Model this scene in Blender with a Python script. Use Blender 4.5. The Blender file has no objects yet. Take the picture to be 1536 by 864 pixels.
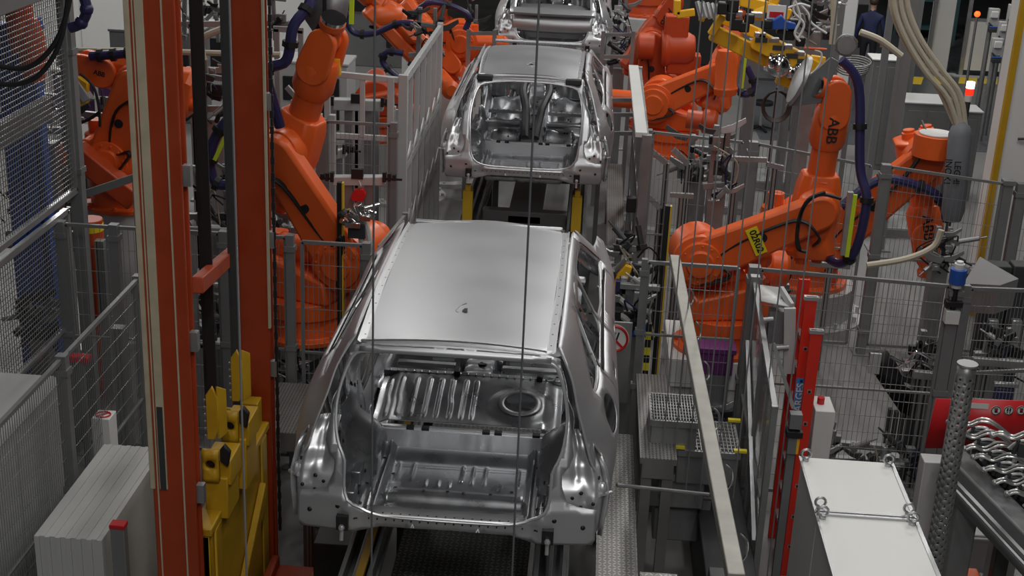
import bpy, math, random
from mathutils import Vector, Matrix
from mathutils.geometry import delaunay_2d_cdt
random.seed(7)
V = Vector
sc = bpy.context.scene
COL = sc.collection
# ---------------------------------------------------------------- camera geometry (solved from the vanishing points)
F = 2056.0
def _n(a): return a.normalized()
VY = _n(V((145, -756, F))); VD = V((-243, 5548, F)).normalized()
VD = _n(VD - VY * VD.dot(VY)); VZ = -VD; VX = VY.cross(VZ)
CAM = V((0.685, 0.0, 6.1))
def ray(px, py):
    d = V((px - 768, py - 432, F)); return V((d.dot(VX), d.dot(VY), d.dot(VZ)))
def AZ(px, py, z): r = ray(px, py); return CAM + r * ((z - CAM.z) / r.z)
def AY(px, py, y): r = ray(px, py); return CAM + r * (y / r.y)
cd = bpy.data.cameras.new('camera'); cam = bpy.data.objects.new('camera', cd); COL.objects.link(cam)
cd.sensor_width = 36.0; cd.lens = F / 1536 * 36; cd.clip_end = 300
r_ = V((VX.x, VY.x, VZ.x)); dn = V((VX.y, VY.y, VZ.y)); fw = V((VX.z, VY.z, VZ.z))
cam.matrix_world = Matrix(((r_.x, -dn.x, -fw.x, CAM.x), (r_.y, -dn.y, -fw.y, CAM.y), (r_.z, -dn.z, -fw.z, CAM.z), (0, 0, 0, 1)))
sc.camera = cam
sc.view_settings.view_transform = 'Standard'; sc.view_settings.look = 'None'
sc.view_settings.gamma = 1; sc.view_settings.use_curve_mapping = False; sc.view_settings.exposure = 0.0
# ---------------------------------------------------------------- materials
MATS = {}
def mat(name, col, rough=.5, metal=0., noise=0., nscale=8., rvar=0., emit=None, alpha=None, bump=0., bscale=40., trans=0.):
    if name in MATS: return MATS[name]
    m = bpy.data.materials.new(name); m.use_nodes = True; nt = m.node_tree; b = nt.nodes['Principled BSDF']
    c = (col[0], col[1], col[2], 1)
    b.inputs['Base Color'].default_value = c; b.inputs['Roughness'].default_value = rough; b.inputs['Metallic'].default_value = metal
    tc = nt.nodes.new('ShaderNodeTexCoord')
    nz = nt.nodes.new('ShaderNodeTexNoise'); nz.inputs['Scale'].default_value = nscale; nz.inputs['Detail'].default_value = 5
    nt.links.new(tc.outputs['Object'], nz.inputs['Vector'])
    if noise:
        mx = nt.nodes.new('ShaderNodeMix'); mx.data_type = 'RGBA'
        mx.inputs[6].default_value = tuple(max(0, v * (1 - noise)) for v in col) + (1,)
        mx.inputs[7].default_value = tuple(min(1, v * (1 + noise)) for v in col) + (1,)
        nt.links.new(nz.outputs['Fac'], mx.inputs[0]); nt.links.new(mx.outputs[2], b.inputs['Base Color'])
    if rvar:
        mr = nt.nodes.new('ShaderNodeMapRange'); mr.inputs[1].default_value = .3; mr.inputs[2].default_value = .7
        mr.inputs[3].default_value = max(.02, rough - rvar); mr.inputs[4].default_value = min(1, rough + rvar)
        nt.links.new(nz.outputs['Fac'], mr.inputs[0]); nt.links.new(mr.outputs[0], b.inputs['Roughness'])
    if bump:
        n2 = nt.nodes.new('ShaderNodeTexNoise'); n2.inputs['Scale'].default_value = bscale; nt.links.new(tc.outputs['Object'], n2.inputs['Vector'])
        bp = nt.nodes.new('ShaderNodeBump'); bp.inputs['Strength'].default_value = bump; bp.inputs['Distance'].default_value = .01
        nt.links.new(n2.outputs['Fac'], bp.inputs['Height']); nt.links.new(bp.outputs[0], b.inputs['Normal'])
    if emit: b.inputs['Emission Color'].default_value = c; b.inputs['Emission Strength'].default_value = emit
    if trans: b.inputs['Transmission Weight'].default_value = trans; b.inputs['IOR'].default_value = 1.1
    if alpha is not None: b.inputs['Alpha'].default_value = alpha
    MATS[name] = m; return m
M = dict(
 body=mat('body_steel', (.58, .59, .61), .42, .82, .03, 1.5, .03),
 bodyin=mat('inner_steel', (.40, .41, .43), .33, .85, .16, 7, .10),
 flange=mat('bright_flange', (.70, .71, .73), .34, .7),
 black=mat('black', (.012, .012, .013), .5), rubber=mat('rubber', (.02, .02, .022), .6),
 dark=mat('dark_grey', (.05, .052, .055), .55, .2, .2), 
 grey=mat('grey_paint', (.20, .205, .21), .5, .25, .12), alu=mat('aluminium', (.50, .51, .52), .38, .75, .10, 6, .08),
 galv=mat('galvanised', (.33, .335, .34), .45, .7, .2, 5, .1), wire=mat('fence_wire', (.32, .325, .33), .45, .6),
 fgrey=mat('fence_grey', (.235, .24, .245), .5, .35, .08), lgrey=mat('light_grey', (.47, .475, .47), .45, 0, .05),
 white=mat('white_paint', (.72, .725, .71), .42, 0, .04, 3), cream=mat('cream', (.50, .44, .32), .5, 0, .25, 9),
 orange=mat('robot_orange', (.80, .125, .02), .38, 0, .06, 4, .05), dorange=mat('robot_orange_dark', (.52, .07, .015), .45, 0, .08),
 red=mat('column_red', (.35, .045, .011), .42, 0, .22, 4, .1), sred=mat('sign_red', (.55, .015, .02), .4), 
 yellow=mat('ochre_yellow', (.50, .29, .012), .45, 0, .2, 6), byellow=mat('gripper_yellow', (.86, .47, .015), .42, 0, .06),
 markyel=mat('mark_yellow', (.75, .62, .03), .45), lime=mat('lime', (.62, .80, .03), .4), navy=mat('navy_hose', (.030, .028, .10), .38), blue=mat('blue', (.02, .09, .40), .4),
 purple=mat('purple', (.10, .03, .13), .5), beige=mat('beige_hose', (.50, .46, .36), .5, 0, .12), hoseg=mat('grey_sleeve', (.17, .18, .20), .6, 0, .15),
 chrome=mat('chrome', (.8, .81, .82), .12, 1.), skin=mat('skin', (.55, .33, .24), .5), hair=mat('hair', (.06, .035, .02), .6),
 workblue=mat('work_blue', (.018, .026, .09), .7, 0, .15), trouser=mat('dark_trousers', (.015, .016, .022), .7), cable=mat('cable_grey', (.16, .165, .18), .45, .4),
 green=mat('green', (.02, .12, .08), .5), glass=mat('guard_polycarbonate', (.20, .205, .21), .14, 0, alpha=.6), clampm=mat('clamp_steel', (.62, .62, .60), .28, .9), gwire=mat('wire_grey', (.30, .30, .31), .5, .4),
)
# ---------------------------------------------------------------- mesh builder
SPLIT = {'door', 'clamp_block', 'metal_tube', 'seat_rail_bracket', 'side_bracket_block', 'roof_bow', 'clamp', 'gun_tip', 'end_bracket', 'side_frame', 'motor_dome', 'pin', 'clamp_plate', 'front_rib', 'corner_lug', 'mounting_block', 'comb_teeth', 'white_hose', 'foot', 'weld_line', 'guide_strip', 'edge_trim', 'side_plate', 'air_cylinder', 'elbow_cable', 'cable_set', 'curved_arm', 'gun_cable', 'upper_frame', 'stand', 'hose_clamp', 'cross_beam'}
class MB:
    def __init__(s): s.v = []; s.f = []; s.m = []
    def add(s, vs, fs, mi=0, X=None):
        o = len(s.v)
        s.v += [(X @ V(p) if X is not None else V(p)) for p in vs]
        s.f += [tuple(i + o for i in f) for f in fs]; s.m += [mi] * len(fs); return s
    def box(s, a, b, mi=0, X=None):
        (x0, y0, z0), (x1, y1, z1) = a, b
        return s.add([(x0, y0, z0), (x1, y0, z0), (x1, y1, z0), (x0, y1, z0), (x0, y0, z1), (x1, y0, z1), (x1, y1, z1), (x0, y1, z1)],
            [(0, 3, 2, 1), (4, 5, 6, 7), (0, 1, 5, 4), (1, 2, 6, 5), (2, 3, 7, 6), (3, 0, 4, 7)], mi, X)
    def cbox(s, c, d, mi=0, X=None): return s.box([c[i] - d[i] / 2 for i in range(3)], [c[i] + d[i] / 2 for i in range(3)], mi, X)
    def beam(s, p, q, w, h=None, mi=0, up=(0, 0, 1)):
        h = h or w; p = V(p); q = V(q); d = (q - p).normalized(); u = V(up)
        if abs(d.dot(u)) > .98: u = V((0, 1, 0))
        a = d.cross(u).normalized() * w / 2; b = a.cross(d).normalized() * h / 2
        vs = [p - a - b, p + a - b, p + a + b, p - a + b, q - a - b, q + a - b, q + a + b, q - a + b]
        return s.add(vs, [(0, 1, 2, 3), (7, 6, 5, 4), (0, 4, 5, 1), (1, 5, 6, 2), (2, 6, 7, 3), (3, 7, 4, 0)], mi)
    def cyl(s, p, q, r, r2=None, n=16, mi=0, cap=True):
        r2 = r if r2 is None else r2; return s.rev(p, q, [(0, r), (1, r2)], n, mi, cap)
    def rev(s, p, q, prof, n=16, mi=0, cap=True):
        p = V(p); q = V(q); d = q - p; L = d.normalized(); u = V((0, 0, 1)) if abs(L.z) < .9 else V((1, 0, 0))
        a = L.cross(u).normalized(); b = L.cross(a); vs = []; fs = []
        for t, r in prof:
            for i in range(n):
                th = 2 * math.pi * i / n; vs.append(p + d * t + a * (r * math.cos(th)) + b * (r * math.sin(th)))
        for k in range(len(prof) - 1):
            for i in range(n):
                j = (i + 1) % n; fs.append((k * n + i, k * n + j, (k + 1) * n + j, (k + 1) * n + i))
        if cap: fs.append(tuple(range(n - 1, -1, -1))); fs.append(tuple(range((len(prof) - 1) * n, len(prof) * n)))
        return s.add(vs, fs, mi)
    def tube(s, pts, r, n=8, mi=0, sm=6, closed=False):
        pts = [V(p) for p in pts]
        if sm > 1 and len(pts) > 2: pts = smooth(pts, sm, closed)
        rr = r if callable(r) else (lambda t: r); vs = []; fs = []; N = len(pts); u = None
        for k, p in enumerate(pts):
            if closed: t = pts[(k + 1) % N] - pts[k - 1]
            else: t = pts[min(k + 1, N - 1)] - pts[max(k - 1, 0)]
            t = t.normalized() if t.length > 1e-9 else V((0, 0, 1))
            if u is None: u = t.cross(V((0, 0, 1)) if abs(t.z) < .9 else V((1, 0, 0)))
            u = (u - t * u.dot(t)); u = u.normalized() if u.length > 1e-6 else t.orthogonal().normalized(); w = t.cross(u); R = rr(k / max(1, N - 1))
            for i in range(n):
                th = 2 * math.pi * i / n; vs.append(p + u * (R * math.cos(th)) + w * (R * math.sin(th)))
        for k in range(N if closed else N - 1):
            k2 = (k + 1) % N
            for i in range(n):
                j = (i + 1) % n; fs.append((k * n + i, k * n + j, k2 * n + j, k2 * n + i))
        if not closed: fs.append(tuple(range(n - 1, -1, -1))); fs.append(tuple(range((N - 1) * n, N * n)))
        return s.add(vs, fs, mi)
    def loft(s, rings, mi=0, cap=True, closed=True):
        n = len(rings[0]); vs = [p for r in rings for p in r]; fs = []
        for k in range(len(rings) - 1):
            for i in range(n if closed else n - 1):
                j = (i + 1) % n; fs.append((k * n + i, k * n + j, (k + 1) * n + j, (k + 1) * n + i))
        if cap: fs.append(tuple(range(n - 1, -1, -1))); fs.append(tuple(range((len(rings) - 1) * n, len(rings) * n)))
        return s.add(vs, fs, mi)
    def prism(s, poly, o, u, w, t, mi=0):
        """polygon in plane (u,w) from origin o, thickness t along the normal, centred"""
        o = V(o); u = V(u).normalized(); w = V(w).normalized(); nn = u.cross(w).normalized() * t / 2; n = len(poly)
        a = [o + u * x + w * y - nn for x, y in poly]; b = [o + u * x + w * y + nn for x, y in poly]
        return s.add(a + b, [tuple(range(n - 1, -1, -1)), tuple(range(n, 2 * n))] + [(i, (i + 1) % n, n + (i + 1) % n, n + i) for i in range(n)], mi)
    def sphere(s, c, r, n=12, mi=0, sc3=(1, 1, 1)):
        c = V(c); rings = []
        for k in range(1, n // 2 + 1):
            ph = math.pi * k / (n // 2 + 1)
            rings.append([c + V((r * sc3[0] * math.sin(ph) * math.cos(2 * math.pi * i / n), r * sc3[1] * math.sin(ph) * math.sin(2 * math.pi * i / n), -r * sc3[2] * math.cos(ph))) for i in range(n)])
        return s.loft(rings, mi)
    def panel(s, outer, holes, fn, step=.04, mi=0, grid=None):
        vs, fs = cdt(outer, holes, step, grid); return s.add([fn(a, b) for a, b in vs], fs, mi)
    def comps(s):
        par = list(range(len(s.v)))
        def fd(a):
            while par[a] != a: par[a] = par[par[a]]; a = par[a]
            return a
        for f in s.f:
            for i in f[1:]: par[fd(f[0])] = fd(i)
        G = {}
        for f, m in zip(s.f, s.m): G.setdefault(fd(f[0]), []).append((f, m))
        # pieces whose boxes touch stay together
        L = []
        for g in G.values():
            vs = sorted({i for f, _ in g for i in f}); P = [s.v[i] for i in vs]; L.append([g, [min(p[k] for p in P) - .004 for k in range(3)], [max(p[k] for p in P) + .004 for k in range(3)]])
        ch = True
        while ch:
            ch = False
            for i in range(len(L)):
                for j in range(i + 1, len(L)):
                    if all(L[i][1][k] <= L[j][2][k] and L[j][1][k] <= L[i][2][k] for k in range(3)):
                        L[i] = [L[i][0] + L[j][0], [min(L[i][1][k], L[j][1][k]) for k in range(3)], [max(L[i][2][k], L[j][2][k]) for k in range(3)]]; L.pop(j); ch = True; break
                if ch: break
        out = []
        for g, _, _ in L:
            m = MB(); mp = {}
            for f, mi in g:
                for i in f:
                    if i not in mp: mp[i] = len(m.v); m.v.append(s.v[i])
                m.f.append(tuple(mp[i] for i in f)); m.m.append(mi)
            out.append(m)
        return out
    def build(s, name, mats, parent=None, smooth_ang=35, bevel=0, solid=0, loc=None, off=0):
        if parent is not None and name in SPLIT:
            c = s.comps()
            if len(c) > 1:
                for m in c: o = m.build0(name, mats, parent, smooth_ang, bevel, solid, loc, off)
                return o
        return s.build0(name, mats, parent, smooth_ang, bevel, solid, loc, off)
    def build0(s, name, mats, parent=None, smooth_ang=35, bevel=0, solid=0, loc=None, off=0):
        me = bpy.data.meshes.new(name); me.from_pydata([tuple(p) for p in s.v], [], s.f)
        if not isinstance(mats, (list, tuple)): mats = [mats]
        for m in mats: me.materials.append(m)
        me.polygons.foreach_set('material_index', s.m)
        me.polygons.foreach_set('use_smooth', [True] * len(s.f)); me.validate(); me.update()
        me.set_sharp_from_angle(angle=math.radians(smooth_ang))
        o = bpy.data.objects.new(name, me); COL.objects.link(o)
        if parent: o.parent = parent
        if loc: o.location = loc
        if solid:
            md = o.modifiers.new('s', 'SOLIDIFY'); md.thickness = solid; md.offset = off
        if bevel:
            md = o.modifiers.new('b', 'BEVEL'); md.width = bevel; md.segments = 2; md.limit_method = 'ANGLE'; md.angle_limit = math.radians(40)
        return o
def smooth(pts, k=6, closed=False):
    N = len(pts); out = []
    for i in range(N if closed else N - 1):
        if closed: a, b, c, d = pts[i - 1], pts[i], pts[(i + 1) % N], pts[(i + 2) % N]
        else: a, b, c, d = pts[max(i - 1, 0)], pts[i], pts[i + 1], pts[min(i + 2, N - 1)]
        for j in range(k):
            t = j / k; out.append(.5 * ((2 * b) + (c - a) * t + (2 * a - 5 * b + 4 * c - d) * t * t + (3 * b - a - 3 * c + d) * t ** 3))
    if not closed: out.append(pts[-1])
    return out
def sm2(poly, k=4, closed=True):
    return [(p.x, p.y) for p in smooth([V((a, b, 0)) for a, b in poly], k, closed)]
def inside(x, y, P):
    c = False; j = len(P) - 1
    for i in range(len(P)):
        xi, yi = P[i]; xj, yj = P[j]
        if (yi > y) != (yj > y) and x < (xj - xi) * (y - yi) / (yj - yi) + xi: c = not c
        j = i
    return c
def resamp(P, step):
    out = []
    for i in range(len(P)):
        a = V(P[i]); b = V(P[(i + 1) % len(P)]); n = max(1, int(math.ceil((b - a).length / step)))
        for k in range(n): out.append(a + (b - a) * (k / n))
    return out
def cdt(outer, holes, step, grid=None):
    loops = [resamp(P, step) for P in [outer] + holes]; vs = []; es = []
    for L in loops:
        o = len(vs); vs += [V((p.x, p.y)) for p in L]; es += [(o + i, o + (i + 1) % len(L)) for i in range(len(L))]
    bd = list(vs); g = grid or step; cell = {}
    for p in bd: cell.setdefault((int(p.x // g), int(p.y // g)), []).append(p)
    x0 = min(p[0] for p in outer); x1 = max(p[0] for p in outer); y0 = min(p[1] for p in outer); y1 = max(p[1] for p in outer)
    for i in range(int((x1 - x0) / g) + 1):
        for j in range(int((y1 - y0) / g) + 1):
            x = x0 + (i + .5) * g; y = y0 + (j + .5) * g
            if not inside(x, y, outer) or any(inside(x, y, h) for h in holes): continue
            ci, cj = int(x // g), int(y // g)
            if any((p.x - x) ** 2 + (p.y - y) ** 2 < (.4 * g) ** 2 for a in (-1, 0, 1) for b in (-1, 0, 1) for p in cell.get((ci + a, cj + b), ())): continue
            vs.append(V((x, y)))
    r = delaunay_2d_cdt(vs, es, [], 0, 1e-6)
    fs = []
    for f in r[2]:
        cx = sum(r[0][i].x for i in f) / len(f); cy = sum(r[0][i].y for i in f) / len(f)
        if inside(cx, cy, outer) and not any(inside(cx, cy, h) for h in holes): fs.append(tuple(f))
    return [(p.x, p.y) for p in r[0]], fs
def circ(cx, cy, r, n=20, ry=None): return [(cx + r * math.cos(2 * math.pi * i / n), cy + (ry or r) * math.sin(2 * math.pi * i / n)) for i in range(n)]
def rrect(x0, y0, x1, y1, r, n=4):
    out = []
    for cx, cy, a in ((x1 - r, y1 - r, 0), (x0 + r, y1 - r, 90), (x0 + r, y0 + r, 180), (x1 - r, y0 + r, 270)):
        for k in range(n + 1):
            t = math.radians(a + 90 * k / n); out.append((cx + r * math.cos(t), cy + r * math.sin(t)))
    return out
def tag(o, label, cat, group=None, kind=None):
    o['label'] = label; o['category'] = cat
    if group: o['group'] = group
    if kind: o['kind'] = kind
    return o
def thing(name, label, cat, loc=(0, 0, 0), rz=0, group=None):
    o = bpy.data.objects.new(name, None); COL.objects.link(o); o.location = loc; o.rotation_euler = (0, 0, rz)
    o.empty_display_size = .1
    return tag(o, label, cat, group)
def dup(root, loc=None, rz=None, label=None):
    r = root.copy(); COL.objects.link(r)
    if loc is not None: r.location = loc
    if rz is not None: r.rotation_euler = (0, 0, rz)
    if label: r['label'] = label
    def rec(src, dst):
        for ch in list(src.children):
            c = ch.copy(); COL.objects.link(c); c.parent = dst; rec(ch, c)
    rec(root, r); return r
def lerp(a, b, t): return a + (b - a) * t
def tab(xs, ys, x):
    if x <= xs[0]: return ys[0]
    for i in range(len(xs) - 1):
        if x <= xs[i + 1]:
            t = (x - xs[i]) / (xs[i + 1] - xs[i]); return lerp(ys[i], ys[i + 1], t)
    return ys[-1]
def ctab(xs, ys, x):
    """smooth (Catmull-Rom) table lookup"""
    if x <= xs[0]: return ys[0]
    if x >= xs[-1]: return ys[-1]
    for i in range(len(xs) - 1):
        if x <= xs[i + 1]: break
    n = len(xs); h = xs[i + 1] - xs[i]; t = (x - xs[i]) / h
    def sl(k):
        if k == 0: return (ys[1] - ys[0]) / (xs[1] - xs[0])
        if k == n - 1: return (ys[-1] - ys[-2]) / (xs[-1] - xs[-2])
        return (ys[k + 1] - ys[k - 1]) / (xs[k + 1] - xs[k - 1])
    m0 = sl(i) * h; m1 = sl(i + 1) * h
    return (2*t**3 - 3*t*t + 1) * ys[i] + (t**3 - 2*t*t + t) * m0 + (-2*t**3 + 3*t*t) * ys[i + 1] + (t**3 - t*t) * m1
def ss(a, b, x):
    t = min(1, max(0, (x - a) / (b - a))); return t * t * (3 - 2 * t)
def text(body, size, parent, m, loc, rot, name='lettering', bold=0., ext=.001):
    cu = bpy.data.curves.new(name, 'FONT'); cu.body = body; cu.size = size; cu.extrude = ext; cu.align_x = 'CENTER'; cu.align_y = 'CENTER'; cu.offset = bold
    o = bpy.data.objects.new(name, cu); COL.objects.link(o)
    dg = bpy.context.evaluated_depsgraph_get(); me = bpy.data.meshes.new_from_object(o.evaluated_get(dg)); bpy.data.objects.remove(o); me.materials.clear(); me.materials.append(m)
    o = bpy.data.objects.new(name, me); COL.objects.link(o); o.parent = parent
    o.matrix_local = Matrix.Translation(loc) @ (rot.to_4x4() if hasattr(rot, 'to_4x4') else rot)
    return o
def frame3(xd, yd):
    x = V(xd).normalized(); z = x.cross(V(yd)).normalized(); y = z.cross(x); return Matrix((x, y, z)).transposed()
# ================================================================ CAR BODIES
YS = [0, .15, .4, .8, 1.5, 2.5, 3.2, 4.0]
ZS = [-.3, 0, .3, .45, .6, .7, .95, 1.03, 1.08]
XT = [(.80,.86,.90,.92,.90,.88,.90,.86), (.80,.89,.94,.965,.94,.92,.93,.88), (.80,.915,.955,.99,.985,.965,.965,.89), (.745,.865,.945,.985,.985,.97,.97,.89),
      (.715,.80,.885,.93,.935,.935,.94,.86), (.695,.745,.80,.845,.85,.85,.85,.79), (.635,.655,.68,.70,.715,.71,.69,.66), (.595,.61,.635,.655,.665,.66,.64,.60), (.57,.58,.59,.60,.605,.60,.58,.56)]
_XC = {}
def SX(y, z):
    k = (round(y, 3), round(z, 3))
    if k not in _XC: _XC[k] = ctab(ZS, [ctab(YS, r, y) for r in XT], z)
    return _XC[k]
def fr_y(x, z, coupe=False):      # rear frame surface
    a = tab([-.3, .1, .3, .45, .6, .75, .9, 1.03], [.02, 0, .03, .07, .13, .2, .27, .33], z)
    if coupe: a = tab([-.3, .1, .3, .45, .6, .75, .9, 1.03], [.02, 0, .04, .09, .17, .3, .48, .62], z)
    return a + .05 * (abs(x) / .9) ** 3
def holes_discs(mb, fn, pts, r, mi=1, n=10, lift=.004):
    """dark punched holes lying on a pressed panel"""
    for (u, w) in pts:
        p = fn(u, w); e = .01; du = (fn(u + e, w) - p).normalized(); dw = (fn(u, w + e) - p).normalized(); nn = du.cross(dw).normalized()
        for sgn in (1, -1):
            q = p + nn * lift * sgn
            mb.add([q + du * (r * math.cos(2 * math.pi * i / n)) + dw * (r * math.sin(2 * math.pi * i / n)) for i in range(n)], [tuple(range(n))], mi)
def bead(x, c, w): return math.exp(-((x - c) / w) ** 2)
def roof_z(x, y, coupe):
    if coupe: z0 = ctab([0.3, .62, 1.1, 1.7, 2.3, 2.8], [.97, 1.03, 1.09, 1.10, 1.05, .96], y)
    else: z0 = ctab([.3, .42, 1.0, 1.8, 2.4, 2.8], [1.03, 1.055, 1.085, 1.09, 1.07, 1.03], y)
    return z0 + .035 * (1 - (x / .6) ** 2)
def make_car(label, y0, kind='hatch'):
    coupe = kind != 'hatch'
    car = thing('car_body', label, 'car body', (0, y0, 1.94))
    B, BI, FL, BK = M['body'], M['bodyin'], M['flange'], M['black']
    yr = .62 if coupe else .38
    # ---- roof
    rf = MB()
    def roof(x, y):
        z = roof_z(x, y, coupe)
        if not coupe:
            dx, dy = x + .005, y - .80; d = math.hypot(dx, dy)
            z += .006 * math.exp(-((d - .055) / .012) ** 2) * (1 if dx < .02 else 0)
        return V((x, y, z))
    fe = [(.555 - .02 * ss(0, 1, 0), yr)]
    outer = [(-.53, yr), (.53, yr)] + [(.53 + .02 * ss(yr, 1.4, y), y) for y in (1.0, 1.6, 2.2, 2.6)] + [(.53 - .12 * k, 2.70 + .10 * (1 - abs(.53 - .12 * k) / .53)) for k in range(0, 9)] + [(-.53, 2.70)] + [(-.53 - .02 * ss(yr, 1.4, y), y) for y in (2.6, 2.2, 1.6, 1.0)]
    rf.panel(outer, [], roof, .05)
    if not coupe:
        holes_discs(rf, roof, [(0.006, .80), (.004, .78), (.014, .775)], .013)
        rf.box((.0, .775, roof_z(0, .8, 0) - .001), (.022, .83, roof_z(0, .8, 0) + .0035), 1)
        sfb = MB(); sfb.tube([V((a, c, roof_z(a, c, 0) + .001)) for a, c in ((-.03, .755), (-.042, .78), (-.04, .82), (-.02, .87), (.004, .905))], .007, 6); sfb.build('antenna_bead', FL, car)
    else: holes_discs(rf, roof, [(0, .95)], .022)
    rfo = rf.build('roof_panel', [B, BK], car, 50)
    if coupe:
        rg = MB(); pts = [roof(.045 * math.cos(t * .314), .95 + .06 * math.sin(t * .314)) + V((0, 0, .002)) for t in range(20)]
        rg.tube(pts, .005, 6, sm=1, closed=True); rg.build('antenna_ring', FL, rfo)
    # ---- roof ditches with rivets
    for s in (1, -1):
        d = MB(); vs = []; ys = [yr + (2.72 - yr) * k / 24 for k in range(25)]; rings = []
        for y in ys:
            e = .53 + .02 * ss(yr, 1.4, y); z = roof_z(e, y, coupe)
            rings.append([V((s * e, y, z)), V((s * (e + .004), y, z - .016)), V((s * (e + .036), y, z - .018)), V((s * (e + .052), y, z - .004))])
        d.loft(rings, 0, False, False)
        for k in range(14):
            y = yr + .1 + k * (2.5 - yr) / 14; e = .55 + .02 * ss(yr, 1.4, y); z = roof_z(e, y, coupe)
            d.cyl((s * e, y, z - .018), (s * e, y, z - .0145), .006, n=8, mi=1)
        d.build('roof_ditch', [FL, BK], car)
    # ---- body sides
    arch = [(.85 + .40 * math.cos(math.radians(a)), -.08 + .40 * math.sin(math.radians(a))) for a in range(175, -1, -12)]
    farch = [(3.42 + .39 * math.cos(math.radians(a)), -.08 + .39 * math.sin(math.radians(a))) for a in range(180, -1, -12)]
    if not coupe:
        out = [(.40, 1.075), (.30, .93), (.21, .78), (.135, .62), (.11, .50), (.12, .44), (.19, .57), (.23, .44), (.27, .30), (.34, .22), (.42, .12)] + arch + [(1.3, -.27), (2.98, -.27)] + farch + \
              [(3.95, -.1), (4.05, .25), (4.0, .5), (3.7, .70), (3.35, .76), (3.12, .80), (2.85, .97), (2.74, 1.045), (2.6, 1.065), (2.0, 1.085), (1.2, 1.085), (.7, 1.08)]
        wins = [[(.60, .705), (.80, .83), (1.10, .975), (1.19, .985), (1.04, .74), (.98, .70)],
                [(1.06, .70), (1.23, .965), (1.30, 1.0), (1.74, 1.01), (1.78, .70)],
                [(1.90, .70), (1.86, 1.01), (2.45, 1.0), (2.62, .96), (3.02, .73), (2.98, .70)]]
    else:
        out = [(.62, 1.04), (.5, .93), (.36, .80), (.24, .68), (.14, .58), (.12, .50), (.17, .46), (.24, .46), (.27, .30), (.34, .22), (.42, .12)] + arch + [(1.3, -.27), (2.98, -.27)] + farch + \
              [(3.95, -.1), (4.05, .25), (4.0, .5), (3.7, .62), (3.3, .68), (3.12, .74), (2.85, .90), (2.74, .98), (2.6, 1.02), (2.0, 1.07), (1.2, 1.07), (.8, 1.06)]
        wins = [[(.72, .72), (1.0, .86), (1.25, .95), (1.72, .985), (1.76, .71), (.8, .70)], [(1.88, .71), (1.84, .985), (2.45, .95), (2.95, .73), (2.9, .71)]]
    def seam(pts, w=.005):
        L = [V(p) for p in pts]; a = []; b = []
        for i, p in enumerate(L):
            t = (L[min(i + 1, len(L) - 1)] - L[max(i - 1, 0)]).normalized(); nn = V((-t.y, t.x)) * w; a.append(tuple(p + nn)); b.append(tuple(p - nn))
        return a + b[::-1]
    slots = [seam([(1.0, .672), (1.06, .45), (1.27, .2), (1.32, -.15), (1.74, -.17)]), seam([(1.05, .668), (1.79, .672)], .009), seam([(1.82, .665), (1.83, .3), (1.84, -.17)]), seam([(1.86, .672), (2.9, .68)], .009),
             seam([(2.98, .66), (2.93, .3), (2.96, -.12), (1.92, -.17)])]
    handle = [rrect(1.22, .53, 1.40, .565, .015), rrect(2.05, .52, 2.2, .55, .015)]
    fuel = [sm2([(.50, .60), (.66, .645), (.80, .62), (.80, .52), (.66, .47), (.50, .50)], 4)]
    for s in (1, -1):
        fn = lambda a, b: V((s * SX(a, b), a, b))
        sd = MB(); sd.panel(out, [sm2(w, 3) if len(w) > 5 else w for w in wins] + slots + handle + (fuel if s > 0 else []), fn, .05)
        o = sd.build('body_side', B, car, 60, solid=.006)
        fb = MB()                                   # window flange ring and inner reinforcement, pillars
        for w in wins:
            ww = sm2(w, 3); fb.tube([V((s * (SX(a, b) - .012), a, b)) for a, b in ww], .011, 6, sm=1, closed=True)
        fb.build('window_flange', FL, o)
        qe = MB(); qe.tube([V((s * (SX(a, b) + .001), a, b)) for a, b in out[:6]], .007, 6, sm=4); qe.tube([V((s * (SX(a, b) + .001), a, b)) for a, b in out[5:10]], .005, 6, sm=3); qe.build('quarter_edge', FL, o)
        bgp = MB(); bgp.loft([[V((s * (SX(a, .66) + .003), a, .652)), V((s * (SX(a, .69) + .012), a, .698)), V((s * (SX(a, .672) - .01), a, .672))] for a in [1.04 + .1 * j for j in range(20)]]); bgp.build('belt_gap', BK, o)
        bp2 = MB(); pts = [(1.02, .70), (1.06, .76), (1.22, .985), (1.32, 1.015), (1.8, 1.03), (2.45, 1.02), (2.64, .975), (3.03, .735)] if not coupe else [(1.2, .96), (1.7, 1.0), (2.4, .97), (2.95, .74)]
        bp2.tube([V((s * (SX(a, b) + .002), a, b)) for a, b in pts], .006, 6, sm=4); bp2.build('door_gap', BK, o)
        inn = MB()
        ring = sm2([(1.0, .62), (1.25, .99), (1.9, 1.03), (2.5, 1.01), (3.1, .66), (2.95, -.1), (1.4, -.15), (1.1, .3)], 4)
        h1 = [(1.12, .60), (1.32, .955), (1.66, .975), (1.66, -.05), (1.45, -.08), (1.2, .3)]; h2 = [(1.82, -.05), (1.82, .98), (2.4, .965), (2.95, .62), (2.84, -.05)]
        inn.panel(ring, [h1, h2], lambda a, b: V((s * (SX(a, b) - .085 - .02 * bead(a, 1.75, .04)), a, b)), .06)
        holes_discs(inn, lambda a, b: V((s * (SX(a, b) - .085), a, b)), [(1.74, .2 + .12 * k) for k in range(6)], .014)
        inn.build('pillar_inner', [BI, BK], car, 50, solid=.012)
        # inner rear wall with wheelhouse
        wl = MB()
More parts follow.
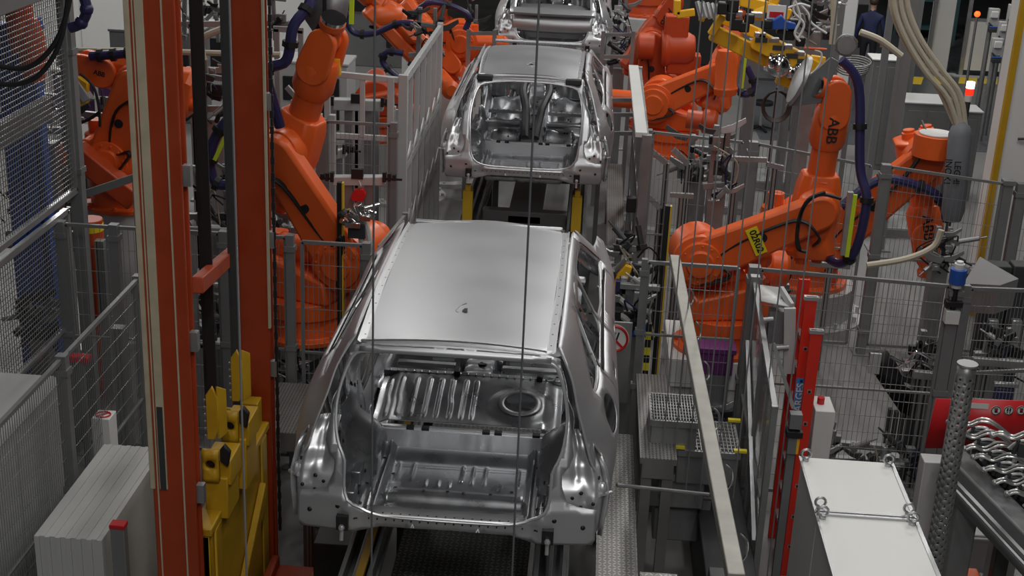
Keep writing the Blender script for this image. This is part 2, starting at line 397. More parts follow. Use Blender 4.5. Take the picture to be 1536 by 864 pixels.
        def wf(a, b):
            x = .70 - .10 * ss(.75, 1.0, b) + .02 * math.sin(a * 9) * math.sin(b * 11)
            d = math.hypot((a - .85) / .36, (b + .06) / .40)
            x -= .19 * (1 - ss(.72, 1.12, d)); x -= .03 * bead(a, .32, .035) * ss(.2, .35, b); x -= .025 * bead(b, .62, .03) * ss(.3, .5, a)
            x += .03 * (1 - ss(.05, .16, math.hypot(a - .62, b - .46)))
            return V((s * x, a, b))
        wl.panel([(.14, .12), (.17, .45), (.26, .70), (.42, .95), (.60, 1.02), (1.18, 1.0), (1.0, .70), (1.22, .62), (1.30, .3), (1.3, 0), (.14, .0)],
                 [sm2([(.62, .74), (.85, .90), (1.08, .96), (.98, .72)], 3), sm2([(.36, .62), (.40, .76), (.50, .80), (.50, .62)], 3), rrect(.22, .28, .32, .50, .03)], wf, .035)
        holes_discs(wl, wf, [(.9, .52), (.7, .62), (1.1, .45), (.3, .56), (1.15, .25), (.55, .3), (.24, .2), (.45, .12), (1.2, .1)], .013)
        wl.build('wheelhouse_inner', [BI, BK], car, 55, solid=.006)
        # tail lamp pocket
        tp = MB()
        def tf(a, b):       # a: 0 inner .. 1 outer, b height
            x = lerp(tab([.0, .25, .35, .42, .5, .62], [.62, .665, .65, .645, .68, .66], b), SX(.24, b) - .014, a)
            y = fr_y(x, b) + .03 + .03 * bead(a, .5, .2) + .10 * ss(.75, 1.02, a)
            for (ca, cb, r) in ((.45, .30, .035), (.72, .245, .03), (.45, .215, .03)):
                dd = math.hypot((a - ca) * .2, b - cb); y -= .03 * bead(dd, 0, r)
            y += .025 * bead(b, .40, .02) * ss(.2, .4, a) + .09 * ss(.42, .52, b) + .03 * ss(.30, .36, b) * ss(.5, .3, a)
            return V((s * x, y, b))
        tp.panel([(0, .02), (1.0, .02), (1.0, .35), (1.0, .60), (0, .60)], [], tf, .05, grid=.035)
        holes_discs(tp, tf, [(.45, .30), (.72, .245), (.45, .215), (.25, .27), (.85, .37)], .011)
        holes_discs(tp, tf, [(.2, .15), (.78, .13)], .016)
        tp.build('lamp_pocket', [FL, BK], car, 60, solid=.006)
        # corner edge flange
        cf = MB(); cf.loft([[V((s * (SX(.22, b) - .02), fr_y(.88, b) + .10, b)), V((s * (SX(.22, b) + .004), fr_y(.88, b) + .085, b)), V((s * (SX(.25, b) + .0), fr_y(.88, b) + .25, b))] for b in [.0, .1, .2, .3, .4, .5]], 0, False, False)
        cf.build('corner_flange', FL, car, 60, solid=.006)
        # corner bracket (hinge-like swaged end)
        cb = MB(); cb.sphere((s * .90, .16, .30), .035, 10, sc3=(.7, 1, 1.3)); cb.cyl((s * .885, .12, .28), (s * .955, .2, .26), .012, n=8); cb.build('side_bracket', FL, car)
    # ---- rear frame
    ap = [(0, .108), (.30, .110), (.42, .122), (.50, .15), (.575, .20), (.60, .28), (.603, .42), (.635, .49), (.663, .58), (.672, .72), (.648, .85), (.61, .95), (.575, .995), (.5, 1.008), (.25, 1.016), (0, 1.018)]
    if coupe:
        ap = [(0, .14), (.30, .142), (.42, .15), (.52, .18), (.58, .26), (.60, .38), (.612, .52), (.622, .66), (.605, .80), (.57, .90), (.50, .955), (.25, .985), (0, .99)]
    hole = ap + [(-x, z) for x, z in ap[-2:0:-1]]
    edge = [(0, .045), (.38, .04), (.46, .015), (.54, -.01), (.86, -.01), (.875, .03), (.875, .22), (.76, .235), (.70, .255), (.665, .35), (.66, .42), (.70, .46), (.722, .52), (.70, .66), (.672, .80), (.64, .92), (.605, 1.03), (.55, 1.045), (0, 1.058)]
    edge2 = edge + [(-x, z) for x, z in edge[-2:0:-1]]
    rm = MB()
    def rfn(x, z):
        y = fr_y(x, z, coupe)
        y += .018 * bead(math.hypot(0, z - .075), 0, .012) * (abs(x) < .6)
        y -= .02 * ss(.25, .21, z) * ss(.5, .56, abs(x)) * ss(.0, .03, z)
        y += .012 * ss(.57, .64, abs(x)) * ss(.19, .16, z) * ss(.02, .05, z)
        return V((x, y, z))
    rm.panel(edge2, [hole], rfn, .035)
    holes_discs(rm, rfn, [(.05 * k, .085) for k in range(-9, 10)], .0045, n=6)
    holes_discs(rm, rfn, [(s * .632, .15) for s in (1, -1)] + [(s * .80, .11) for s in (1, -1)] + [(s * .53, .075) for s in (1, -1)], .014)
    for s in (1, -1): rm.box((s * .60 - .032, -.035, .02), (s * .60 + .032, .004, .105), 1)
    rm.build('rear_frame', [B, BK], car, 60, solid=.008)
    for s in (1, -1):
        ep = MB(); ep.cyl((s * .60, -.05, -.04), (s * .60, -.03, .03), .012, n=8); ep.sphere((s * .60, -.045, .04), .02, 8); ep.build('locating_pin', FL, car)
    fl = MB(); fl.tube([rfn(x, z) + V((0, -.006, 0)) for x, z in sm2(hole, 2)], .0095, 6, sm=1, closed=True); fl.build('aperture_flange', FL, car)
    sl = MB(); sl.loft([[rfn(x, .113) + V((0, -.014, .000)), rfn(x, .113) + V((0, .0, .010)), rfn(x, .113) + V((0, .095, .006))] for x in [-.45 + .05 * k for k in range(19)]], 0, False, False)
    for k in range(17): p = rfn(-.42 + .0525 * k, .113); sl.cyl(p + V((0, .01, .008)), p + V((0, .01, .0115)), .0045, n=6, mi=1)
    sl.build('sill_strip', [FL, BK], car, solid=.004)
    # ---- rear header
    hd = MB(); n = 26; rings = []
    for k in range(n + 1):
        x = -.56 + 1.12 * k / n; e = 1 - max(0, abs(x) - .5) / .3
        rr = [V((x, yr + .01, roof_z(x, yr, coupe))), V((x, yr - .012, roof_z(x, yr, coupe) - .022)), V((x, yr - .028, roof_z(x, yr, coupe) - .024)), V((x, yr - .042, roof_z(x, yr, coupe) - .012 - .01)), V((x, fr_y(x, 1.03, coupe) - .012, 1.035)), V((x, fr_y(x, 1.0, coupe) - .012, 1.01 if not coupe else .985))]
        rings.append(rr)
    hd.loft(rings, 0, False, False)
    hd.build('rear_header', B, car, 30, solid=.005)
    if coupe:
        for s in (1, -1):
            q = MB(); q.box((s * .50 - .09, yr - .09, .985), (s * .50 + .09, yr - .015, 1.045), 0); q.build('header_pocket', M['dark'], car, bevel=.01)
    # ---- trunk floor
    tr = MB()
    def tz(x, y):
        z = -.01 + .115 * ss(.15, .10, y)
        z -= .07 * ss(.46, .42, abs(x)) * ss(.16, .20, y) * ss(.56, .50, y)
        z -= .03 * ss(.46, .43, abs(x)) * ss(.50, .56, y)
        z += .05 * ss(.95, 1.10, y) + .02 * bead(abs(x), .47, .012)
        z += .03 * ss(.5, .56, abs(x))
        z += .006 * bead(y, .60, .012) * (abs(x) < .42)
        if .66 < y < .98 and abs(x) < .44:
            for c in (-.40, -.30, -.20, -.12, -.05, .02, .09, .17, .27, .38): z += .011 * bead(x, c, .008) * ss(.66 + .1 * abs(math.sin(c * 40)), .74, y) * ss(.97, .93, y)
            z += .006 * bead(y, .92, .01)
        z += .008 * bead(math.hypot(x * .8 - .0, y - .12), .11, .01) * ss(.13, .15, y)
        z += .006 * bead(math.hypot(x + .25, y - .10), .07, .008) * ss(.13, .15, y)
        return z
    NX = 190 if not coupe else 90; gx = [(-.69 + 1.38 * i / NX) for i in range(NX + 1)]; gy = [.02 + .0155 * j for j in range(71)]
    tr.add([V((x, y, tz(x, y))) for y in gy for x in gx], [(j * (NX + 1) + i, j * (NX + 1) + i + 1, (j + 1) * (NX + 1) + i + 1, (j + 1) * (NX + 1) + i) for j in range(70) for i in range(NX)])
    holes_discs(tr, lambda a, b: V((a, b, tz(a, b))), [(.31, .36), (-.38, .62), (-.2, .60), (-.05, .61), (.05, .60), (.22, .61), (.35, .66), (-.55, .3), (-.5, .45), (.52, .25), (.52, .4), (.5, .6), (-.52, .75), (.55, .8), (-.3, .2), (-.1, .24), (.1, .22), (.5, .95), (-.5, .95), (-.55, .55), (-.42, .8)], .012)
    holes_discs(tr, lambda a, b: V((a, b, tz(a, b))), [(.30, .33)], .04)
    tr.build('trunk_floor', [BI, BK], car, 70)
    # side rails on trunk floor
    for s in (1, -1):
        rl = MB(); rl.tube([(s * .50, .10, .01), (s * .50, .45, .02), (s * .505, .75, .05), (s * .53, .95, .06), (s * .51, 1.12, .10)], .012, 6); rl.build('floor_rail', FL, car)
        br = MB()
        for k, (yy, zz, w) in enumerate(((.28, .10, .06), (.52, .12, .08), (.7, .16, .05))):
            br.box((s * .60 - .03, yy - w, zz - .06), (s * .60 + .03, yy + w, zz + .03)); br.cyl((s * .56, yy, zz), (s * .56 - s * .01, yy, zz), .014, n=8, mi=1)
        br.build('side_bracket_block', [BI, BK], car, bevel=.008)
    # ---- cross members
    cm = MB()
    cm.box((-.66, 1.09, -.06), (.66, 1.17, .135)); cm.box((-.64, 1.10, .132), (.62, 1.13, .152)); 
    for x in (-.38, -.28, .12, .20, .45): cm.box((x, 1.088, .136), (x + .05, 1.13, .155), 1)
    for k in range(12): cm.cyl((-.58 + .1 * k, 1.15, .135), (-.58 + .1 * k, 1.15, .138), .007, n=6, mi=1)
    cm.build('cross_member', [FL, BK], car, bevel=.006)
    if kind == 'hatch':
        sp = MB(); hx, hy = .345, 1.43
        def sf(x, y):
            z = .13 + .07 * ss(1.2, 1.75, y) + .03 * ss(.60, .5, abs(x))
            d = math.hypot((x - hx), (y - hy))
            if d > .24:
                for c in (-.55, -.47, -.38, -.29, -.21, -.12, -.04, .03): z += .016 * bead(x + (.012 * ss(1.4, 1.5, y) if c in (-.47, -.12, -.55) else 0), c, .010) * ss(1.22, 1.28, y) * ss(1.74, 1.68, y)
            z += .022 * ss(.24, .15, d) * ss(.0, .01, d)
            return V((x, y, z))
        NX, NY = 210, 36; gx = [-.63 + 1.26 * i / NX for i in range(NX + 1)]; gy = [1.17 + .63 * j / NY for j in range(NY + 1)]
        sp.add([sf(x, y) for y in gy for x in gx], [(j * (NX + 1) + i, j * (NX + 1) + i + 1, (j + 1) * (NX + 1) + i + 1, (j + 1) * (NX + 1) + i) for j in range(NY) for i in range(NX) if math.hypot((gx[i] + gx[i + 1]) / 2 - hx, (gy[j] + gy[j + 1]) / 2 - hy) > .122])
        so = sp.build('seat_pan', BI, car, 70, solid=.004)
        rg = MB(); rg.loft([[sf(hx + r * math.cos(t * math.pi / 16), hy + r * math.sin(t * math.pi / 16)) * 1 + V((0, 0, .012)) for t in range(32)] for r in (.108, .122, .150)], 0, False)
        rg.build('access_ring', M['alu'], so, solid=.004)
        c2 = MB(); c2.box((-.64, 1.80, .16), (.64, 1.86, .235))
        for k in range(22): c2.box((-.6 + .055 * k, 1.79, .23), (-.585 + .055 * k, 1.83, .245))
        for x in (-.14, .44): c2.box((x, 1.77, .22), (x + .04, 1.86, .27), 1)
        c2.build('seat_cross_member', [BI, BK], car, bevel=.008)
    else:
        bk = MB()       # firewall and tunnel seen through the tail
    # ---- passenger floor
    pf = MB()
    def pz(x, y):
        z = -.10 + .20 * ss(.15, .10, abs(x)) + .03 * bead(abs(x), .155, .012)
        z += .16 * ss(.1, .0, abs(y - 2.16) - .04) * ss(.13, .17, abs(x)) * ss(.56, .5, abs(x))
        z += .16 * ss(.1, .0, abs(y - 2.62) - .03) * ss(.13, .17, abs(x))
        z += .015 * math.sin(x * 22) * math.sin(y * 17) * ss(.16, .2, abs(x)) + .008 * math.sin(y * 50) * ss(.1, .05, abs(x))
        z += .3 * ss(2.9, 3.4, y) + .18 * ss(.60, .68, abs(x))
        return z
    pyr = (1.15 if coupe else 1.84)
    nx, ny = 70, 100
    gx = [-.72 + 1.44 * i / nx for i in range(nx + 1)]; gy = [pyr + (3.4 - pyr) * j / ny for j in range(ny + 1)]
    pf.add([V((x, y, pz(x, y))) for y in gy for x in gx], [(j * (nx + 1) + i, j * (nx + 1) + i + 1, (j + 1) * (nx + 1) + i + 1, (j + 1) * (nx + 1) + i) for j in range(ny) for i in range(nx)])
    R = random.Random(3)
    holes_discs(pf, lambda a, b: V((a, b, pz(a, b))), [(R.uniform(-.6, .6), R.uniform(pyr + .05, 3.1)) for _ in range(70)], .013)
    holes_discs(pf, lambda a, b: V((a, b, pz(a, b))), [(0, 2.0), (.02, 2.3), (0, 2.6), (-.02, 2.75)], .035)
    pf.build('passenger_floor', [BI, BK], car, 70)
    ps = MB()
    ps.box((-.60, 2.66, .13), (-.17, 2.72, .17)); ps.box((.17, 2.66, .13), (.60, 2.72, .17)); ps.box((-.6, 2.2, .10), (-.17, 2.26, .13)); ps.box((.17, 2.2, .10), (.6, 2.26, .13))
    for s in (1, -1):
        for k in range(6): ps.cyl((s * (.2 + .07 * k), 2.69, .17), (s * (.2 + .07 * k), 2.69, .173), .014, n=8, mi=1)
        ps.box((s * .2, 2.5, .02), (s * .38, 2.56, .06)) if s > 0 else ps.box((-.38, 2.5, .02), (-.2, 2.56, .06))
    ps.build('seat_rail_bracket', [M['alu'], BK], car, bevel=.008)
    fw_ = MB()
    def ff(x, z): return V((x, 3.35 + .15 * math.sin(z * 3) - .25 * bead(x, 0, .13) * ss(.35, .1, z) + .02 * math.sin(x * 20) * math.sin(z * 14) + .03 * bead(math.hypot(x, z - .15), .42, .03), z))
    fw_.panel([(-.76, -.05), (.76, -.05), (.78, .62), (.6, .70), (-.6, .70), (-.78, .62)], [circ(-.55, .48, .07), circ(-.2, .55, .05), circ(.5, .46, .08), circ(.2, .3, .03), circ(-.35, .22, .05)], ff, .04)
    holes_discs(fw_, ff, [(R.uniform(-.65, .65), R.uniform(0, .6)) for _ in range(36)], .016)
    fw_.build('firewall', [BI, BK], car, 70, solid=.006)
    dsh = MB(); dsh.tube([(-.74, 3.1, .52), (0, 3.06, .55), (.74, 3.1, .52)], .035, 8); dsh.box((-.72, 3.5, .66), (.72, 3.62, .70)); dsh.build('cowl_beam', BI, car)
    wh = MB(); wh.beam((-.55, 2.72, 1.05), (.55, 2.72, 1.05), .08, .03, up=(0, .4, 1)); wh.build('windscreen_header', B, car, bevel=.01)
    for s in (1, -1):
        sb = MB(); sb.box((s * .67 - .09, 1.0, -.16), (s * .67 + .09, 3.2, -.08)); sb.box((s * .75 - .05, 1.3, -.2), (s * .75 + .05, 3.0, .02)); sb.build('side_sill', BI, car, bevel=.01)
    # roof bows
    rb = MB()
    for yb in (1.2, 2.0): rb.box((-.56, yb - .04, 1.03), (.56, yb + .04, 1.05))
    rb.build('roof_bow', BI, car, bevel=.006)
    fe_ = MB()      # front end: strut towers, bonnet slam panel
    for s in (1, -1):
        fe_.cyl((s * .55, 3.5, .2), (s * .55, 3.5, .58), .17, .13, n=20); fe_.beam((s * .72, 3.4, .5), (s * .66, 4.0, .45), .08, .12)
    fe_.beam((-.74, 4.0, .45), (.74, 4.0, .45), .08, .1); fe_.build('front_end', BI, car, bevel=.01)
    if kind != 'hatch':
        tn = MB()
        for s in (1, -1):
            tn.tube([(s * .06, 1.5, .1), (s * .10, 2.2, .30), (s * .17, 2.75, .42), (s * .12, 3.05, .55)], .05, 8, sm=5)
        tn.build('tunnel_bracket', M['dark'], car)
    if kind == 'sedan':
        sh = MB(); sh.panel([(-.62, .28), (.62, .28), (.56, .55), (-.56, .55)], [], lambda x, y: V((x, y - .02, .60 + (y - .28) * .2 + .02 * (1 - (x / .6) ** 2))), .06); sh.build('parcel_shelf', B, car, 60, solid=.01)
        sk = MB()
        rings = [[V((x, -.04 + .05 * (abs(x) / .7) ** 2, .56)), V((x, -.06 + .06 * (abs(x) / .7) ** 2, .60)), V((x, .10 + .04 * (abs(x) / .7) ** 2, .66)), V((x, .28 + .03 * (abs(x) / .7) ** 2, .62))] for x in [-.70 + .07 * k for k in range(21)]]
        sk.loft(rings, 0, False, False); sk.build('spoiler_panel', B, car, 60, solid=.01)
        lw = MB(); lw.panel([(-.66, .28), (.66, .28), (.66, .56), (-.66, .56)], [], lambda x, z: V((x, .06 + .06 * math.sin(z * 12) + .06 * (abs(x) / .7) ** 2, z)), .05); lw.build('tail_panel', B, car, 60, solid=.008)
    return car
car1 = make_car('nearest bare metal hatchback body shell, largest in view, with fuel filler hole', 6.97)
# ================================================================ SETTING
def struct(name, mb, m, **k):
    o = mb.build(name, m, None, **k); o['kind'] = 'structure'; return o
def node_mat(name, base, dark, kind, scale, rough=.4, metal=.6, ang=0.):
    """procedural tread / perforation materials"""
    m = bpy.data.materials.new(name); m.use_nodes = True; nt = m.node_tree; b = nt.nodes['Principled BSDF']; N = nt.nodes; Lk = nt.links
    tc = N.new('ShaderNodeTexCoord'); mp = N.new('ShaderNodeMapping'); mp.inputs['Rotation'].default_value[2] = ang; mp.inputs['Scale'].default_value = (scale, scale, scale)
    Lk.new(tc.outputs['Object'], mp.inputs[0]); sx = N.new('ShaderNodeSeparateXYZ'); Lk.new(mp.outputs[0], sx.inputs[0])
    def mth(op, a, c=None):
        n = N.new('ShaderNodeMath'); n.operation = op
        for i, v in enumerate((a, c)):
            if v is None: continue
            if hasattr(v, 'is_output'): Lk.new(v, n.inputs[i])
            else: n.inputs[i].default_value = v
        return n.outputs[0]
    X, Y = sx.outputs[0], sx.outputs[1]
    fx = mth('SUBTRACT', mth('FRACT', X), .5); fy = mth('SUBTRACT', mth('FRACT', Y), .5)
    if kind == 'tread':
        par = mth('SUBTRACT', mth('MULTIPLY', mth('MODULO', mth('ADD', mth('FLOOR', X), mth('FLOOR', Y)), 2.), 2.), 1.)
        par = mth('SIGN', mth('SUBTRACT', mth('ABSOLUTE', par), .0))
        pm = mth('SUBTRACT', mth('MULTIPLY', mth('ABSOLUTE', mth('MODULO', mth('ADD', mth('FLOOR', X), mth('FLOOR', Y)), 2.)), 2.), 1.)
        u = mth('ADD', fx, mth('MULTIPLY', fy, pm)); v = mth('SUBTRACT', mth('MULTIPLY', fx, pm), fy)
        d = mth('ADD', mth('POWER', mth('MULTIPLY', mth('ABSOLUTE', u), 1.35), 2.), mth('POWER', mth('MULTIPLY', mth('ABSOLUTE', v), 4.2), 2.))
        msk = mth('LESS_THAN', d, .75)
    else:
        d = mth('ADD', mth('POWER', mth('ABSOLUTE', fx), 2.), mth('POWER', mth('ABSOLUTE', fy), 2.)); msk = mth('GREATER_THAN', d, .075)
    nz = N.new('ShaderNodeTexNoise'); nz.inputs['Scale'].default_value = 3; nz.inputs['Detail'].default_value = 6; Lk.new(tc.outputs['Object'], nz.inputs['Vector'])
    mx = N.new('ShaderNodeMix'); mx.data_type = 'RGBA'; mx.inputs[6].default_value = tuple(dark) + (1,); mx.inputs[7].default_value = tuple(base) + (1,); Lk.new(msk, mx.inputs[0])
    m2 = N.new('ShaderNodeMix'); m2.data_type = 'RGBA'; m2.blend_type = 'MULTIPLY'; m2.inputs[0].default_value = .5; Lk.new(mx.outputs[2], m2.inputs[6]); Lk.new(nz.outputs['Fac'], m2.inputs[7])
    Lk.new(m2.outputs[2], b.inputs['Base Color']); b.inputs['Roughness'].default_value = rough; b.inputs['Metallic'].default_value = metal
    if kind == 'tread':
        bp = N.new('ShaderNodeBump'); bp.inputs['Distance'].default_value = .004; bp.inputs['Strength'].default_value = .9; Lk.new(msk, bp.inputs['Height']); Lk.new(bp.outputs[0], b.inputs['Normal'])
    else: Lk.new(mth('MULTIPLY', msk, metal), b.inputs['Metallic'])
    return m
TREAD = node_mat('tread_plate', (.62, .61, .58), (.26, .255, .245), 'tread', 30, .38, .6, 0)
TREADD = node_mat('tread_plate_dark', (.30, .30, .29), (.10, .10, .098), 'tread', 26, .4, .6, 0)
PERF = node_mat('perforated_plate', (.36, .355, .34), (.03, .03, .03), 'perf', 36, .45, .5)
PERFA = node_mat('perforated_profile', (.48, .48, .48), (.05, .05, .05), 'perf', 26, .4, .5)
floor_m = mat('floor_grey', (.185, .185, .18), .42, 0, .18, 1.1, .12)
struct('floor', MB().box((-16, -3, -.2), (26, 62, 0)), floor_m)
wallm = mat('hall_wall', (.16, .165, .17), .7, 0, .1, .5)
struct('wall_left', MB().box((-16.2, -3, 0), (-16, 62, 13)), wallm); struct('wall_right', MB().box((26, -3, 0), (26.2, 62, 13)), wallm)
struct('wall_back', MB().box((-16, 62, 0), (26, 62.2, 13)), wallm); struct('wall_front', MB().box((-16, -3.2, 0), (26, -3, 13)), wallm)
struct('ceiling', MB().box((-16, -3, 13), (26, 62, 13.2)), mat('hall_ceiling', (.10, .10, .11), .8))
# aisle
ai = MB(); ai.box((3.9, 25.2, .0), (22, 60, .006)); struct('floor_aisle', ai, mat('aisle_dark', (.085, .09, .098), .32, 0, .12, 1, .08))
for k, (px, py) in enumerate(((1372, 121), (1415, 121), (1454, 121), (1486, 121))):
    p = AZ(px, py, 0); d = MB(); d.add([(p.x - .36, p.y - .45, .008), (p.x + .05, p.y - .45, .008), (p.x + .30, p.y + .45, .008), (p.x - .11, p.y + .45, .008)], [(0, 1, 2, 3)])
    o = d.build('floor_dash', mat('dash_yellow', (.72, .50, .03), .5)); 
    tag(o, ['yellow painted floor dash half hidden behind the hoses', 'yellow painted floor dash left of the stack light', 'yellow painted floor dash just above the stack light', 'yellow painted floor dash nearest the white column'][k], 'floor marking', 'yellow floor dashes')
# white partition wall, top left
YW = AZ(200, 78, 0).y; wp = MB(); wp.box((-15.9, YW, 0), (-5.2, YW + .2, 9))
for k in range(5): wp.box((-15 + k * 2.1, YW - .015, 0), (-14.98 + k * 2.1, YW, 9), 1)
struct('wall_partition', wp, [M['white'], M['lgrey']])

def shift(mb, org): o = V(org); mb.v = [V(p) - o for p in mb.v]; return mb
def part(mb, name, m, root, **k):
    if root.type == 'MESH' and root.parent: org = root.parent.location
    else: org = root.location
    return shift(mb, org).build(name, m, root, **k)
def one(mb, name, m, label, cat, group=None, org=None, **k):
    """a thing that is a single mesh, origin at its base centre"""
    xs = [p[0] for p in mb.v]; ys = [p[1] for p in mb.v]; zs = [p[2] for p in mb.v]
    org = org or ((min(xs) + max(xs)) / 2, (min(ys) + max(ys)) / 2, min(zs))
    o = shift(mb, org).build(name, m, None, loc=org, **k); return tag(o, label, cat, group)
# ---------------------------------------------------------------- fences
def fence(label, p0, p1, z0, z1, pitch=.045, hp=.2, posts=(0, 1), post_w=.06, fr=.03, wr=.004, mid=True, group='wire mesh fences', m=None, pm=None, z1b=None, base=0., wm=None, flip=False):
    p0 = V((p0[0], p0[1], 0)); p1 = V((p1[0], p1[1], 0)); d = p1 - p0; L = d.length; u = d / L
    t = thing('mesh_fence', label, 'fence', (p0.x, p0.y, base), 0, group)
    f = MB(); a = p0 + u * (post_w / 2 + .01); b = p1 - u * (post_w / 2 + .01)
    zf = lambda s: z1 + ((z1b or z1) - z1) * s
    A1 = V((a.x, a.y, zf(0))); B1 = V((b.x, b.y, zf(1)))
    f.beam(A1, B1, fr, fr); f.beam((a.x, a.y, z0), (b.x, b.y, z0), fr, fr); f.beam((a.x, a.y, z0), A1, fr, fr, up=u); f.beam((b.x, b.y, z0), B1, fr, fr, up=u)
    if mid: f.beam((a.x, a.y, (z0 + z1) / 2), (b.x, b.y, (z0 + z1) / 2), fr * .8, fr * .6)
    part(f, 'frame', m or M['fgrey'], t)
    w = MB(); n = int((b - a).length / pitch)
    for k in range(1, n):
        q = a + (b - a) * (k / n); w.beam((q.x, q.y, z0), (q.x, q.y, zf(k / n)), wr, wr, up=u)
    nh = int((z1 - z0) / hp)
    for k in range(1, nh):
        s = k / nh; w.beam((a.x, a.y, z0 + (zf(0) - z0) * s), (b.x, b.y, z0 + (zf(1) - z0) * s), wr * 1.15, wr * 1.15)
    part(w, 'wire_mesh', wm or M['wire'], t)
    for s in posts:
        q = p0 + d * s; pm_ = MB(); pm_.box((q.x - post_w / 2, q.y - post_w / 2, base), (q.x + post_w / 2, q.y + post_w / 2, zf(s) + .03)); pm_.box((q.x - .09, q.y - .09, base), (q.x + .09, q.y + .09, base + .012))
        for zz in (z0 + .15, (z0 + z1) / 2, z1 - .12): pm_.box((q.x - post_w / 2 - .012, q.y - post_w / 2 - .012, zz), (q.x + post_w / 2 + .012, q.y + post_w / 2 + .012, zz + .05))
        part(pm_, 'post', pm or M['fgrey'], t)
    return t
# near left fence F1 running beside the line
fence('low dark mesh fence at bottom left running along the grey cabinet', (-2.86, 6.9), (-2.86, 10.2), .12, 2.2, .035, .14, (.0, .5, 1), .075)
# cross fence F2
fence('mesh fence behind the front red column, joining the tall guard', (-3.92, 11.3), (-2.45, 11.3), .12, 2.25, .05, .2, (0, .33, 1), .08)
fence('short mesh fence panel between the two red columns', (-2.35, 11.3), (-1.86, 11.3), .12, 2.25, .05, .2, (1,), .07)
fence('mesh fence panel in front of the left robot base, beside the rear red column', (-1.80, 11.3), (-1.18, 11.3), .12, 2.22, .045, .2, (1,), .07)
fence('narrow mesh fence panel ending at the near car body', (-1.08, 11.3), (-.98, 12.3), .12, 2.2, .045, .2, (1,), .05)
# tall guard at far left (square mesh)
fence('tall square mesh guard at far left, upper panel with cables in front', (-3.95, 8.6), (-3.95, 11.85), 2.42, 4.9, .045, .045, (1,), .11, .05, .0055, False, 'square mesh guard panels', M['alu'], M['fgrey'], wm=M['wire'])
fence('square mesh guard panel at far left beneath the tall one', (-3.95, 8.9), (-3.95, 11.6), .2, 2.3, .045, .045, (0,), .11, .05, .0055, True, 'square mesh guard panels', M['alu'], M['fgrey'], wm=M['wire'])
for k, (xx, zz, hh) in enumerate(((-3.80, 4.35, .16), (-4.10, 3.2, .22))):
    gb = MB(); gb.beam((xx, 8.6, zz), (xx, 11.7, zz), .06, hh); one(gb, 'guard_rail', M['fgrey'], ['upper grey horizontal rail across the tall mesh guard', 'lower grey horizontal rail behind the tall mesh guard'][k], 'rail', 'guard rails', bevel=.01)
# right hand fences
pa, pb, pc = AZ(967, 393, 2.25), AZ(1120, 403, 2.25), AZ(1430, 430, 2.25)
YF = 11.25
def xat(px, py, y=YF): return AY(px, py, y).x
fence('mesh fence panel beside the near car, left of the leaning rail', (xat(967, 393), YF), (xat(1114, 403), YF), .9, AY(967, 393, YF).z, .045, .2, (0,), .05, base=0, z1b=AY(1120, 403, YF).z)
fence('wide mesh fence panel behind the red ladder', (xat(1132, 404), YF), (xat(1434, 430), YF), .12, AY(1122, 403, YF).z, .045, .16, (0, 1), .10, z1b=AY(1434, 430, YF).z)
fence('mesh fence panel at right edge behind the red sign', (xat(1450, 432), YF), (xat(1600, 438), YF), .12, AY(1444, 432, YF).z, .03, .15, (0,), .06, z1b=AY(1600, 438, YF).z)
YG = AZ(1325, 250, 2.25).y
fence('far mesh fence panel in front of the second robot on the right', (xat(1329, 252, YG), YG), (xat(1512, 276, YG), YG), .12, 2.25, .05, .25, (0, 1), .10, z1b=AY(1512, 276, YG).z)
fence('far mesh fence panel running behind the upright orange arm', (xat(1130, 216, YG), YG), (xat(1314, 248, YG), YG), .12, AY(1130, 216, YG).z, .05, .25, (0,), .10, z1b=2.25)
fence('far mesh fence panel left of the near right robot arm', (xat(972, 198, YG), YG), (xat(1122, 214, YG), YG), .12, AY(972, 198, YG).z, .05, .25, (0,), .10, z1b=AY(1122, 214, YG).z)
fence('far mesh fence panel at right edge beside the white column', (xat(1532, 280, YG), YG), (xat(1700, 290, YG), YG), .12, AY(1520, 278, YG).z, .05, .25, (0,), .10)
# white-barred guards either side of the second car
def bar_guard(label, x, ya, yb, z0, z1, m, nb=6, slabs=True):
    t = thing('bar_guard', label, 'guard', (x, ya, z0), 0)
    f = MB()
    for z in (z0 + .04, lerp(z0, z1, .33), lerp(z0, z1, .62), z1 - .04): f.beam((x, ya, z), (x, yb, z), .05, .09)
    f.beam((x, ya, z0), (x, ya, z1 + .03), .10, .07, up=(0, 1, 0)); f.beam((x, yb, z0), (x, yb, z1 + .03), .07, .07, up=(0, 1, 0)); part(f, 'frame', m, t, bevel=.006)
    for k in range(1, nb):
        y = lerp(ya, yb, k / nb); b = MB(); b.beam((x, y, z0), (x, y, z1), .03, .06, up=(1, 0, 0)); part(b, 'bar', m, t)
    if slabs:
        for k in range(nb):
            for zz in (lerp(z0, z1, .33), lerp(z0, z1, .62)):
                y = lerp(ya, yb, (k + .5) / nb); g = MB(); g.add([(x + .02, y - .2, zz + .05), (x + .02, y + .2, zz + .05), (x + .02, y + .2, zz + .22)], [(0, 1, 2)]); part(g, 'gusset', M['white'], t, solid=.01)
    return t
WG = mat('guard_white', (.55, .56, .56), .4, .2, .05)
bar_guard('tall white barred guard left of the second car body', -1.25, 14.0, 17.3, .5, 3.16, WG)
t = thing('cage_front', 'white and grey rail frame with the red tool, front of the left guard', 'guard', (-1.6, 14.0, .5))
